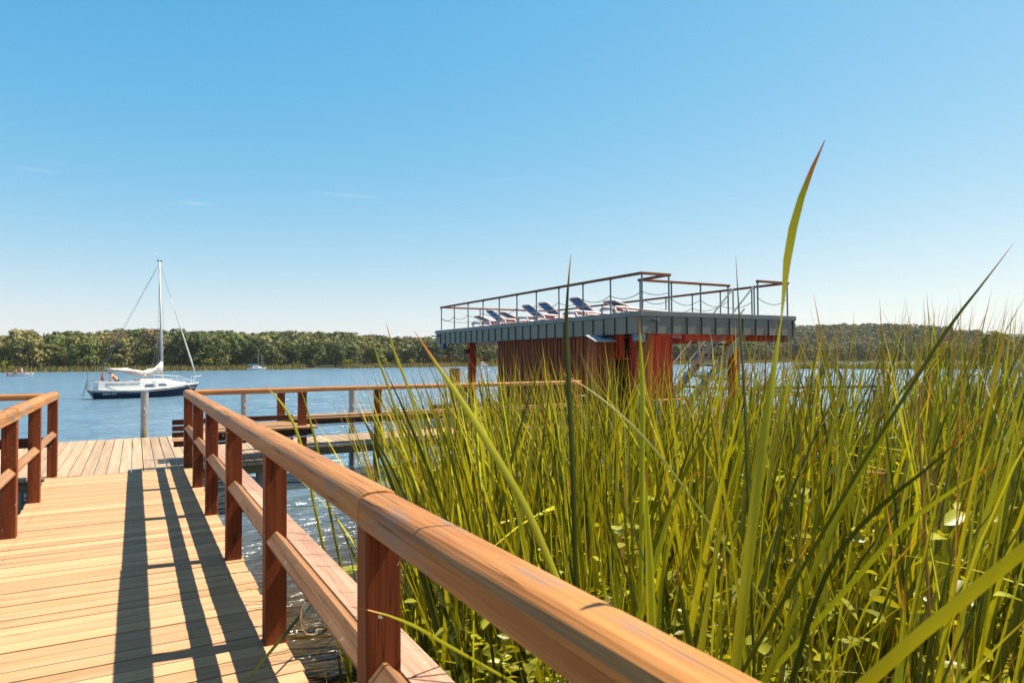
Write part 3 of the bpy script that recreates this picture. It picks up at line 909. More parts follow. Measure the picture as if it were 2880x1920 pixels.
# ------------------------------------------------------------------ sun loungers on the terrace
def lounger(ang, label, loc):
    t = thing('sun_lounger', label, 'sun lounger', loc, 'white and blue sun loungers on the roof terrace')
    ROOT[t.name] = Vector((0, 0, 0))
    hx, zs = 0.80, 0.33                                  # hinge, seat height; the head is at x = 0
    L = 0.74
    a = rad(ang)
    tip = (hx - L * math.cos(a), zs + L * math.sin(a))
    for s in (-0.31, 0.31):
        mb = MB()
        mb.tube([(0.02, s, zs - 0.04), (0.10, s, zs + 0.03), (0.45, s, zs + 0.02), (0.9, s, zs - 0.01), (1.5, s, zs - 0.03), (1.92, s, zs - 0.05), (1.97, s, zs - 0.09)],
                [0.028, 0.036, 0.036, 0.036, 0.034, 0.032, 0.026], 8)
        mb.build('side_rail', MAT['white_plastic'], t, smooth=True)
        for p, q in (((0.06, zs), (0.19, 0)), ((0.47, zs + 0.01), (0.62, 0)), ((1.75, zs - 0.04), (1.62, 0))):
            mb = MB(); mb.tube([(p[0], s, p[1]), (p[0] * 0.5 + q[0] * 0.5, s * 1.03, p[1] * 0.5), (q[0], s * 1.06, 0)], [0.036, 0.028, 0.034], 8)
            mb.build('leg', MAT['white_plastic'], t, smooth=True)
    for x in (0.12, 1.9):
        MB().beam((x, -0.3, zs - 0.02), (x, 0.3, zs - 0.02), 0.05, 0.04).build('cross_bar', MAT['white_plastic'], t)
    def strip(x0, z0, x1, z1, w):
        d = Vector((x1 - x0, 0, z1 - z0)); nrm = Vector((-d.z, 0, d.x)).normalized()
        mb = MB()
        mb.prism([(-w, -0.012), (w, -0.012), (w, 0.012), (-w, 0.012)], (x0, 0, z0 + 0.02), (x1, 0, z1 + 0.02), (0, 1, 0), nrm)
        return mb
    strip(hx + 0.03, zs + 0.01, 1.90, zs - 0.02, 0.265).build('seat_fabric', MAT['blue_fabric'], t)
    e = (tip[0] * 0.93 + hx * 0.07, tip[1] * 0.93 + zs * 0.07)
    strip(hx - 0.02, zs + 0.02, *e, 0.245).build('back_fabric', MAT['blue_fabric'], t)
    mb = MB()
    nrm = Vector((-math.sin(a), 0, -math.cos(a)))
    for s in (-0.275, 0.275):
        mb.tube([(hx, s, zs + 0.01), (tip[0] + 0.05 * math.cos(a), s, tip[1] - 0.05 * math.sin(a)), (tip[0], s * 0.86, tip[1])], [0.024, 0.027, 0.024], 8)
    mb.tube([(tip[0], -0.24, tip[1]), (tip[0] - 0.012, 0, tip[1] + 0.012), (tip[0], 0.24, tip[1])], 0.026, 8)
    k = 0.45
    mb.tube([(hx - L * k * math.cos(a), -0.27, zs + L * k * math.sin(a)), (hx - L * k * math.cos(a), 0.27, zs + L * k * math.sin(a))], 0.018, 8)
    mb.build('back_frame', MAT['white_plastic'], t, smooth=True)
    mb = MB()
    for k in range(7):
        s = -0.21 + 0.07 * k
        p = Vector((hx - L * 0.99 * math.cos(a), s, zs + L * 0.99 * math.sin(a))); q = Vector((hx - L * 0.88 * math.cos(a), s, zs + L * 0.88 * math.sin(a)))
        mb.tube([p + nrm * 0.014, q + nrm * 0.016], 0.008, 5)
    mb.build('lacing', MAT['dark'], t)
    return t
for ang, y, x, lab in (
        (24, 21.55, 10.40, 'blue and white sun lounger with low backrest, farthest left on the roof terrace'),
        (47, 20.85, 10.42, 'blue and white sun lounger with raised backrest, far left between two lowered ones'),
        (26, 19.75, 10.42, 'blue and white sun lounger with low backrest, third from the left end of the terrace'),
        (46, 18.25, 10.38, 'blue and white sun lounger with raised backrest, left one of the pair at mid terrace'),
        (47, 17.35, 10.42, 'blue and white sun lounger with raised backrest, right one of the pair at mid terrace'),
        (48, 15.65, 10.40, 'blue and white sun lounger with the largest raised backrest, alone between railing posts'),
        (20, 13.95, 10.42, 'blue and white sun lounger with low backrest nearest the front corner of the terrace'),
        (3, 14.9, 12.2, 'flat laid blue and white sun lounger behind the stairwell railing')):
    lounger(ang - 9 if ang > 30 else ang - 3, lab, (x, y, 3.151)).scale = (0.92, 0.92, 0.88)
# ------------------------------------------------------------------ boats and people
random.seed(5)
MAT['gel_white'] = plain('gel_white', (0.80, 0.78, 0.76), 0.3, 0, 0.05, 2)
MAT['navy'] = plain('navy', (0.003, 0.018, 0.052), 0.35, 0, 0.3, 3, 0.2)
MAT['sailcloth'] = plain('sailcloth', (0.80, 0.73, 0.64), 0.8, 0, 0.12, 3)
MAT['mast_alu'] = plain('mast_alu', (0.62, 0.58, 0.57), 0.4, 0.2, 0.06)
MAT['boat_window'] = plain('boat_window', (0.10, 0.14, 0.18), 0.1, 0, 0.3)
MAT['wire'] = plain('wire', (0.35, 0.35, 0.36), 0.4, 0.5)
MAT['teak'] = plain('teak', (0.42, 0.20, 0.09), 0.6, 0, 0.2)
MAT['orange_red'] = plain('orange_red', (0.65, 0.13, 0.05), 0.6)
MAT['skin'] = plain('skin', (0.66, 0.35, 0.22), 0.55, 0, 0.06)
MAT['shorts'] = plain('shorts', (0.02, 0.022, 0.028), 0.8)
MAT['cap_cloth'] = plain('cap_cloth', (0.74, 0.72, 0.70), 0.8)
MAT['maroon'] = plain('maroon', (0.28, 0.02, 0.035), 0.7)
MAT['blue_cover'] = plain('blue_cover', (0.05, 0.22, 0.42), 0.7)

def skin_body(name, joints, edges, mat, parent, sub=1):
    """one continuous skinned body; joints: list of (x, y, z, r), root is joint 0"""
    me = bpy.data.meshes.new(name)
    me.from_pydata([j[:3] for j in joints], edges, [])
    me.materials.append(mat)
    ob = bpy.data.objects.new(name, me)
    COL.objects.link(ob)
    ob.parent = parent
    ROOT[ob.name] = Vector((0, 0, 0))
    ob.modifiers.new('skin', 'SKIN')
    for sv, j in zip(me.skin_vertices[0].data, joints):
        sv.radius = (j[3], j[3])
        sv.use_root = False
    me.skin_vertices[0].data[0].use_root = True
    ss = ob.modifiers.new('sub', 'SUBSURF')
    ss.levels = ss.render_levels = sub
    return ob

def person(label, loc, torso, arms, knees, group=None, cap=True, top=None, sc=1.0):
    """seated or bending figure, pelvis at its origin, facing -X; torso = forward lean in degrees"""
    t = thing('person', label, 'person', loc, group)
    ROOT[t.name] = Vector((0, 0, 0))
    a = rad(torso)
    d = Vector((-math.sin(a), 0, math.cos(a)))
    sh = d * 0.46
    nk = d * 0.53
    hd = nk + Vector((-math.sin(a * 0.8), 0, math.cos(a * 0.8))) * 0.10
    J = [(0, 0, 0, .135), (*(d * 0.2), .115), (*(d * 0.38), .135), (*sh, .10), (*nk, .055), (*hd, .085), (*(hd + Vector((-0.01, 0, 0.07))), .075)]
    E = [(0, 1), (1, 2), (2, 3), (3, 4), (4, 5), (5, 6)]
    for s in (-1, 1):
        b = len(J)
        so = sh + Vector((0, s * 0.17, -0.03))
        el = so + Vector((arms[0][0], s * 0.06, arms[0][1]))
        wr = el + Vector((arms[1][0], -s * 0.02, arms[1][1]))
        dd = (wr - el).normalized()
        J += [(*so, .062), (*el, .046), (*wr, .032), (*(wr + dd * 0.07), .036)]
        E += [(3, b), (b, b + 1), (b + 1, b + 2), (b + 2, b + 3)]
        for k in range(4):
            f = len(J)
            o = Vector((0.0, (k - 1.5) * 0.021, 0))
            J += [(*(wr + dd * 0.12 + o), .009), (*(wr + dd * (0.16 - 0.01 * abs(k - 1.3)) + o + Vector((-0.012, 0, -0.012))), .007)]
            E += [(b + 3, f), (f, f + 1)]
        f = len(J)
        J += [(*(wr + dd * 0.09 + Vector((-0.045, -s * 0.02, 0))), .009)]
        E += [(b + 3, f)]
        h = len(J)
        kn = Vector((knees[0][0], s * 0.13, knees[0][1])); an = kn + Vector((knees[1][0], 0, knees[1][1]))
        J += [(0, s * 0.10, -0.03, .095), (*kn, .062), (*an, .040), (*(an + Vector((-0.17, s * 0.02, -0.04))), .035)]
        E += [(0, h), (h, h + 1), (h + 1, h + 2), (h + 2, h + 3)]
    skin_body('body', J, E, top or MAT['skin'], t)
    c = hd + Vector((-0.005, 0, 0.05))
    # face: nose, eyes, mouth, ears
    mb = MB()
    f0 = hd + Vector((-0.088, 0, 0.01))
    mb.tube([f0 + Vector((0.01, 0, 0.03)), f0 + Vector((-0.025, 0, -0.012)), f0 + Vector((0.005, 0, -0.02))], [0.01, 0.015, 0.008], 8)
    for s in (-1, 1):
        mb.tube([hd + Vector((0, s * 0.078, 0.03)), hd + Vector((0.008, s * 0.095, 0.0)), hd + Vector((0, s * 0.08, -0.03))], [0.01, 0.014, 0.008], 8)
    mb.build('face', MAT['skin'], t, smooth=True)
    mb = MB()
    for s in (-1, 1):
        mb.tube([f0 + Vector((0.012, s * 0.03, 0.026)), f0 + Vector((-0.002, s * 0.03, 0.026))], 0.009, 8)
    mb.tube([f0 + Vector((0.004, -0.02, -0.045)), f0 + Vector((-0.004, 0.0, -0.047)), f0 + Vector((0.004, 0.02, -0.045))], 0.006, 6)
    mb.build('features', MAT['shorts'], t)
    if cap:
        mb = MB()
        mb.loft([[(c.x + r * math.cos(2 * math.pi * k / 16), c.y + r * 0.92 * math.sin(2 * math.pi * k / 16), c.z + z) for k in range(16)]
                 for r, z in ((0.108, 0.005), (0.112, 0.03), (0.098, 0.075), (0.06, 0.105), (0.01, 0.115))])
        mb.add([(c.x - 0.07, c.y - 0.075, c.z + 0.012), (c.x - 0.17, c.y - 0.055, c.z - 0.01), (c.x - 0.19, c.y, c.z - 0.012), (c.x - 0.17, c.y + 0.055, c.z - 0.01), (c.x - 0.07, c.y + 0.075, c.z + 0.012),
                (c.x - 0.07, c.y - 0.075, c.z + 0.022), (c.x - 0.17, c.y - 0.055, c.z), (c.x - 0.19, c.y, c.z - 0.002), (c.x - 0.17, c.y + 0.055, c.z), (c.x - 0.07, c.y + 0.075, c.z + 0.022)],
               [(0, 1, 2, 3, 4), (9, 8, 7, 6, 5), (0, 5, 6, 1), (1, 6, 7, 2), (2, 7, 8, 3), (3, 8, 9, 4)])
        mb.build('cap', MAT['cap_cloth'], t, smooth=True)
    else:
        mb = MB()
        mb.loft([[(c.x + 0.012 + r * math.cos(2 * math.pi * k / 14), c.y + r * 0.95 * math.sin(2 * math.pi * k / 14), c.z + z) for k in range(14)]
                 for r, z in ((0.094, -0.01), (0.1, 0.03), (0.08, 0.075), (0.02, 0.098))])
        mb.build('hair', plain('hair', (0.05, 0.03, 0.015), 0.7), t, smooth=True)
    k0 = Vector((knees[0][0], 0, knees[0][1]))
    S = [(0, 0, 0.0, .15), (*(d * 0.1), .135)]
    ES = [(0, 1)]
    for s in (-1, 1):
        b = len(S)
        S += [(0, s * 0.10, -0.03, .108), (k0.x * 0.7, s * 0.125, k0.z * 0.7, .085)]
        ES += [(0, b), (b, b + 1)]
    skin_body('shorts', S, ES, MAT['shorts'], t)
    t.scale = (sc,) * 3
    return t

# the moored sailing yacht ------------------------------------------------------
SBY = 45.62
sb = thing('sailboat', 'white and navy sailing boat at anchor with furled sail and tall bare mast', 'sailboat', (-2.02, SBY, 0))
ROOT[sb.name] = Vector((0, 0, 0))
SBR = rad(12)
sb.rotation_euler.z = SBR
sb.scale = (1.06, 1.06, 1.04)
def fx(X): return (X - 265) * 0.00284
def fz(X, Y): return (895 - 0.0284 * (X - 265) - Y) * 0.00324
def interp(x, pts):
    for (a, fa), (b, fb) in zip(pts[:-1], pts[1:]):
        if x <= b:
            t = max(0, (x - a) / (b - a)); return fa + (fb - fa) * t
    return pts[-1][1]
BEAM = [(-0.28, 0.62), (0.3, 0.78), (1.2, 0.95), (2.4, 1.0), (3.4, 0.86), (4.3, 0.54), (4.9, 0.25), (5.3, 0.012)]
SHEER = [(-0.28, 0.49), (0.5, 0.44), (2.0, 0.41), (3.5, 0.52), (4.5, 0.63), (5.3, 0.73)]
def hull_y(x, z):
    """half beam of the hull at height z"""
    s = interp(x, SHEER)
    k = min(1.0, max(0.0, (z + 0.32) / (s + 0.32)))
    b = interp(x, BEAM)
    # stem and transom rake: sections pull in below the sheer at the ends
    pull = max(0.0, (x - 4.0) / 1.3) * 0.9 + max(0.0, (0.3 - x) / 0.6) * 0.25
    return max(0.004, b * (1 - (1 - k) ** 2.2) * (1 - pull * (1 - k)))
def hx_(x, z):
    """rake of the ends"""
    s = interp(x, SHEER)
    low = max(0.0, s - z)
    if x > 4.0: return x - low * 0.55 * (x - 4.0) / 1.3
    if x < 0.5: return x + low * 0.60 * (0.5 - x) / 0.78
    return x
xs = [-0.28, -0.1, 0.15, 0.5, 0.9, 1.4, 1.9, 2.4, 2.9, 3.4, 3.9, 4.3, 4.6, 4.9, 5.1, 5.2, 5.3]
def zlev(x): 
    s = interp(x, SHEER); return [s, s * 0.75, s * 0.45, s * 0.2, 0.02, -0.15, -0.32]
rings = []
for x in xs:
    zz = zlev(x)
    rings.append([(hx_(x, z), -hull_y(x, z), z) for z in zz] + [(hx_(x, z), hull_y(x, z), z) for z in reversed(zz[:-1])])
hull = MB().loft(rings).build('hull', MAT['navy'], sb, smooth=True)
hull.modifiers.new('split', 'EDGE_SPLIT').split_angle = rad(50)
def hull_strip(name, zlo, zhi, mat, off=0.012):
    mb = MB()
    for sgn in (-1, 1):
        vs = []
        for x in xs:
            for zf in (zlo, zhi):
                z = zf(x)
                vs.append((hx_(x, z), sgn * (hull_y(x, z) + off), z))
        mb.add(vs, [(2 * i, 2 * i + 2, 2 * i + 3, 2 * i + 1) for i in range(len(xs) - 1)])
    mb.build(name, mat, hull)
sh_ = lambda x: interp(x, SHEER)
hull_strip('stripe', lambda x: sh_(x) - 0.075, lambda x: sh_(x) - 0.055, MAT['gel_white'])
hull_strip('waterline', lambda x: 0.0, lambda x: 0.035, MAT['gel_white'])
mb = MB()                                                   # deck with its white toe rail
for i in range(len(xs) - 1):
    a, b = xs[i], xs[i + 1]
    ya, yb = interp(a, BEAM) + 0.018, interp(b, BEAM) + 0.018
    za, zb_ = sh_(a), sh_(b)
    mb.add([(a, -ya, za), (b, -yb, zb_), (b, yb, zb_), (a, ya, za), (a, -ya, za + 0.075), (b, -yb, zb_ + 0.075), (b, yb, zb_ + 0.075), (a, ya, za + 0.075)],
           [(3, 2, 1, 0), (4, 5, 6, 7), (0, 1, 5, 4), (2, 3, 7, 6)] + ([(0, 4, 7, 3)] if i == 0 else []) + ([(1, 2, 6, 5)] if i == len(xs) - 2 else []))
mb.build('deck', MAT['gel_white'], sb)
# cabin and cockpit coaming
CAB = [(2.05, 0.70, 1.02), (2.3, 0.72, 1.06), (3.0, 0.66, 1.05), (3.5, 0.58, 1.00), (4.0, 0.42, 0.88), (4.6, 0.22, 0.78)]
mb = MB(); rings = []
for x, w, zt in CAB:
    zb0 = sh_(x) + 0.06
    rings.append([(x, -w, zb0), (x, -w * 0.90, zt - 0.10), (x, -w * 0.78, zt - 0.015), (x, 0, zt + 0.02), (x, w * 0.78, zt - 0.015), (x, w * 0.90, zt - 0.10), (x, w, zb0)])
cab = mb.loft(rings).build('cabin', MAT['gel_white'], sb, smooth=False)
def cabin_y(x, z):
    w = interp(x, [(a, b) for a, b, c in CAB]); zt = interp(x, [(a, c) for a, b, c in CAB]); zb0 = sh_(x) + 0.06
    return w * (1 - 0.10 * (z - zb0) / (zt - 0.10 - zb0))
for sgn in (-1, 1):
    for (xa, xb, zl, zh, cut) in ((fx(1065), fx(1255), 0.60, 0.775, 0.06), (fx(1310), fx(1495), 0.64, 0.79, 0.16)):
        pts = [(xa, zl), (xb, zl), (xb - (cut if cut > 0.1 else 0.02), zh), (xa + 0.05, zh)]
        mb = MB(); mb.add([(x, sgn * (cabin_y(x, z) + 0.012), z) for x, z in pts], [(0, 1, 2, 3)])
        mb.build('window', MAT['boat_window'], cab)
    for X, Y in ((1618, 655), (1750, 638)):
        x, z = fx(X), fz(X, Y)
        mb = MB(); mb.beam((x - 0.06, sgn * (cabin_y(x - 0.06, z) + 0.01), z), (x + 0.06, sgn * (cabin_y(x + 0.06, z) + 0.01), z), 0.012, 0.035)
        mb.build('porthole', MAT['boat_window'], cab)
mb = MB()
for sgn in (-1, 1):
    mb.prism([(0.0, 0.0), (2.05, 0.0), (2.05, 0.50), (0.02, 0.47)], (0.05, sgn * 0.70, 0.48), (0.05, sgn * 0.62, 0.48), (1, 0, 0), (0, 0, 1))
mb.box(0.04, 0.10, -0.62, 0.62, 0.48, 0.93)
mb.build('coaming', MAT['gel_white'], sb)
MB().box(0.1, 2.04, -0.6, 0.6, 0.48, 0.60).build('cockpit_floor', MAT['teak'], sb)
mb = MB()
mb.beam((fx(410), -0.712, fz(410, 630)), (fx(770), -0.712, fz(770, 628)), 0.02, 0.022); mb.beam((fx(790), -0.712, fz(790, 626)), (fx(985), -0.712, fz(985, 618)), 0.02, 0.022)
mb.tube([(fx(420), -0.715, fz(420, 640)), (fx(470), -0.72, fz(470, 672)), (fx(590), -0.72, fz(590, 712))], 0.012, 6)
mb.build('sheet_line', MAT['wire'], sb)
MB().beam((fx(920), -0.3, fz(920, 565)), (fx(1010), -0.3, fz(1010, 552)), 0.5, 0.05).build('hatch', MAT['teak'], sb)
MB().beam((fx(1100), -0.2, fz(1100, 540)), (fx(1350), -0.2, fz(1350, 538)), 0.4, 0.05).build('hatch', MAT['teak'], sb)
# rig
MX, MT = fx(1440), 7.86
mb = MB(); mb.tube([(MX, 0, 1.0), (MX - 0.06, 0, 3.4), (MX - 0.19, 0, MT)], [0.062, 0.06, 0.048], 12)
mast = mb.build('mast', MAT['mast_alu'], sb, smooth=True)
MB().box(MX - 0.30, MX - 0.06, -0.03, 0.03, MT - 0.02, MT + 0.05).build('masthead', MAT['shorts'], mast)
mb = MB(); mb.tube([(MX - 0.3, 0, MT + 0.05), (MX - 0.32, 0, MT + 0.42)], 0.006, 5); mb.tube([(MX - 0.42, 0, MT + 0.43), (MX - 0.24, 0, MT + 0.40)], 0.012, 5)
mb.build('wind_vane', MAT['wire'], mast)
mb = MB(); mb.tube([(MX - 0.34, -0.45, 4.33), (MX - 0.09, 0, 4.42), (MX + 0.12, 0.45, 4.45)], 0.018, 6)
mb.build('spreader', MAT['wire'], mast)
BOW = (fx(2110), 0, fz(2110, 560))
top = Vector((MX - 0.18, 0, MT - 0.1))
def stay(p, q, r=0.008, name='stay'):
    MB().tube([p, q], r, 5).build(name, MAT['wire'], sb)
stay(top, BOW, 0.010, 'forestay')
g = Vector(BOW) - top
mb = MB(); mb.tube([top + g * 0.30, top + g * 0.40, top + g * 0.6, top + g * 0.82, top + g * 0.96], [0.012, 0.024, 0.036, 0.046, 0.03], 10)
mb.build('furled_jib', MAT['sailcloth'], sb, smooth=True)
stay(top, (0.05, -0.05, 0.95)); stay(top, (-0.05, 0.3, 0.95))
for s in (-1, 1):
    stay(top, (MX - 0.1, s * 0.55, 4.4)); stay((MX - 0.1, s * 0.55, 4.4), (MX - 0.15, s * 0.84, 0.6)); stay((MX - 0.08, 0, 4.4), (MX - 0.5, s * 0.85, 0.6))
mb = MB(); mb.tube([(fx(430), 0.0, fz(430, 378)), (MX - 0.04, 0, fz(1440, 432))], 0.045, 10)
mb.build('boom', MAT['mast_alu'], sb, smooth=True)
pts = [(430, 370, 8, 10), (540, 380, 16, 22), (700, 385, 24, 32), (820, 400, 34, 58), (960, 425, 40, 62), (1080, 445, 58, 50), (1190, 425, 62, 66), (1290, 385, 60, 60), (1370, 350, 58, 90), (1432, 315, 46, 108), (1446, 280, 16, 60)]
rings = []
for i, (X, Y, hw_, hh) in enumerate(pts):
    c = Vector((fx(X), 0, fz(X, Y)))
    ring = []
    for k in range(14):
        t = 2 * math.pi * k / 14
        w = 1 + 0.25 * math.sin(3 * t + i * 1.7) + random.uniform(-0.12, 0.12)
        ring.append((c.x + 0.04 * math.sin(5 * t + i), c.y + hw_ * 0.0030 * math.cos(t) * w, c.z + hh * 0.0026 * math.sin(t) * w - 0.03))
    rings.append(ring)
MB().loft(rings).build('furled_sail', MAT['sailcloth'], sb, smooth=True)
mb = MB(); mb.tube([(fx(1060), -0.1, fz(1060, 470)), (fx(1120), -0.12, fz(1120, 492)), (fx(1180), -0.1, fz(1180, 470))], [0.03, 0.10, 0.03], 10)
mb.build('sail_fold', MAT['sailcloth'], sb, smooth=True)
# rails at bow, sides and stern
mb = MB()
for s in (-1, 1):
    line = [(fx(1210), s * 0.92, fz(1210, 472)), (fx(1650), s * 0.82, fz(1650, 482)), (fx(2010), s * 0.42, fz(2010, 572))]
    mb.tube(line, 0.012, 6)
    mb.tube([(p[0], p[1], p[2] - 0.2) for p in line[:2]] + [(fx(1990), s * 0.42, fz(1990, 590))], 0.008, 6)
    for X, Y in ((1215, 472), (1530, 480), (1650, 484), (2010, 500)):
        x = fx(X); mb.tube([(x, s * interp(x, BEAM) * 0.95, fz(X, Y)), (x, s * interp(x, BEAM) * 0.95, sh_(x) + 0.05)], 0.014, 6)
mb.tube([(fx(2010), -0.4, fz(2010, 500)), (fx(2120), -0.25, fz(2120, 485)), (fx(2175), 0, fz(2175, 472)), (fx(2120), 0.25, fz(2120, 485)), (fx(2010), 0.4, fz(2010, 500))], 0.018, 6)
for y in (-0.22, 0.22):
    mb.tube([(fx(2125), y, fz(2125, 486)), (fx(2060), y * 0.8, fz(2060, 585))], 0.016, 6)
mb.build('guard_rail', MAT['gel_white'], sb)
mb = MB()
for y in (-0.3, 0.3):
    mb.tube([(fx(165), y, fz(165, 590)), (fx(150), y, fz(150, 745))], 0.014, 6)
mb.tube([(fx(300), -0.65, fz(300, 585)), (fx(165), -0.5, fz(165, 580)), (fx(165), 0.5, fz(165, 580))], 0.014, 6)
mb.build('stern_rail', MAT['wire'], sb)
mb = MB()
for y in (-0.35, -0.08):
    mb.tube([(fx(130), y, fz(130, 600)), (fx(62), y, fz(62, 845))], 0.014, 6)
for k in range(5):
    x, z = fx(125 - 14 * k), fz(125 - 14 * k, 620 + 50 * k); mb.tube([(x, -0.35, z), (x, -0.08, z)], 0.012, 6)
mb.build('ladder', MAT['wire'], sb)
mb = MB(); mb.tube([(fx(165), 0.1, fz(165, 390)), (fx(150), 0.1, fz(150, 750))], 0.016, 6)
mb.build('flagpole', MAT['teak'], sb)
mb = MB(); mb.tube([(fx(420), 0.3, fz(420, 432)), (fx(415), 0.3, fz(415, 500)), (fx(425), 0.3, fz(425, 585))], [0.03, 0.05, 0.05], 8)
mb.tube([(fx(395), 0.3, fz(395, 520)), (fx(400), 0.3, fz(400, 585))], 0.03, 8)
mb.build('rescue_float', MAT['orange_red'], sb)
# lettering laid on the hull side
def hull_text(body, x0, z0, size, shear):
    o = text_mesh(body, size, MAT['gel_white'], 'lettering', hull, (x0, 0, z0), (1, 0, 0.0), (0, 0, 1), 0.0, shear)
    for v in o.data.vertices:
        v.co.y = -(hull_y(v.co.x, v.co.z) + 0.014)
    return o
hull_text('BRB-H 224', fx(352), fz(352, 815), 0.135, 0.25)
hull_text('Nadesh', fx(1905), fz(1905, 708), 0.13, 0.4)
person('bare chested man in white cap and dark shorts, bending forward aboard the sailboat', (-2.02 + 1.19 * math.cos(SBR), SBY + 1.19 * math.sin(SBR), 1.01), 42,
       ((-0.08, -0.27), (-0.10, -0.22)), ((-0.30, -0.28), (0.02, -0.02)))

# smaller boats -------------------------------------------------------------------
def small_hull(t, L, Bm, h, mat, y=0):
    xs_ = [0, 0.12, 0.35, 0.6, 0.8, 0.92, 1.0]
    bs = [0.80, 0.92, 1.0, 0.96, 0.72, 0.40, 0.03]
    rings = []
    for f, b in zip(xs_, bs):
        x, w, s = f * L, b * Bm / 2, h * (0.85 + 0.35 * f * f)
        k = 0.10 * L * f ** 3
        rings.append([(x, -w, s), (x - k * 0.3, -w * 0.92, s * 0.5), (x - k, -w * 0.75, 0.0), (x - k, 0, -0.15), (x - k, w * 0.75, 0.0), (x - k * 0.3, w * 0.92, s * 0.5), (x, w, s)])
    return MB().loft(rings).build('hull', mat, t, smooth=False)

ROTS = {}
t = thing('speedboat', 'small white speedboat crossing in front of the reeds at far left', 'speedboat', (-15.9, 121.3, 0)); ROOT[t.name] = Vector(); t.rotation_euler.z = rad(14)
h = small_hull(t, 3.0, 1.3, 0.42, MAT['gel_white'])
MB().beam((1.9, 0, 0.46), (2.75, 0, 0.52), 0.9, 0.05).build('foredeck', MAT['gel_white'], t)
mb = MB(); mb.prism([(0, 0), (0.05, 0), (-0.15, 0.32), (-0.18, 0.32)], (1.85, -0.5, 0.44), (1.85, 0.5, 0.44), (1, 0, 0), (0, 0, 1)); mb.build('windscreen', MAT['boat_window'], t)
mb = MB(); mb.tube([(0.03, -0.56, 0.39), (1.5, -0.66, 0.43), (2.6, -0.4, 0.5)], 0.03, 6); mb.tube([(-0.15, 0, 0.55), (-0.18, 0, -0.2)], [0.12, 0.05], 8); mb.build('trim', MAT['orange_red'], t)
person('person in light clothes sitting at the stern of the small far speedboat', (-15.0, 121.0, 0.42), 5, ((-0.1, -0.25), (-0.2, 0.0)), ((-0.36, 0.03), (0, -0.38)), 'people in the speedboat', False, plain('shirt_red', (0.55, 0.16, 0.10), 0.8))
person('person in white cap sitting behind the windscreen of the small far speedboat', (-14.4, 121.5, 0.42), 5, ((0.1, -0.25), (0.2, 0.0)), ((-0.36, 0.03), (0, -0.38)), 'people in the speedboat', True, plain('shirt_pale', (0.6, 0.5, 0.45), 0.8))

t = thing('sailing_yacht', 'small white yacht with a blue boom cover moored before the far forest', 'yacht', (20.4, 151.5, 0)); ROOT[t.name] = Vector()
small_hull(t, 4.0, 1.5, 0.5, MAT['gel_white'])
mb = MB(); mb.loft([[(x, -w, 0.5), (x, -w * 0.8, z), (x, w * 0.8, z), (x, w, 0.5)] for x, w, z in ((1.1, 0.5, 0.85), (2.2, 0.5, 0.88), (3.0, 0.3, 0.62))]); mb.build('cabin', MAT['gel_white'], t)
mb = MB(); mb.beam((1.3, -0.475, 0.68), (2.2, -0.475, 0.70), 0.02, 0.12); mb.build('window', MAT['boat_window'], t)
mb = MB(); mb.tube([(2.3, 0, 0.8), (2.28, 0, 4.6)], 0.05, 8); mb.build('mast', MAT['teak'], t)
mb = MB(); mb.tube([(2.25, 0, 1.15), (1.2, 0, 1.12), (0.3, 0, 1.1)], [0.10, 0.12, 0.08], 8); mb.build('sail_cover', MAT['blue_cover'], t)
mb = MB(); mb.tube([(2.28, 0, 4.55), (3.9, 0, 0.62)], 0.012, 5); mb.tube([(2.28, 0, 4.5), (0.05, 0, 0.5)], 0.012, 5); mb.build('stay', MAT['wire'], t)
mb = MB(); mb.tube([(2.9, 0, 2.9), (2.96, 0, 2.3), (3.05, 0, 1.0)], [0.02, 0.07, 0.05], 6); mb.build('flag', MAT['blue_cover'], t)

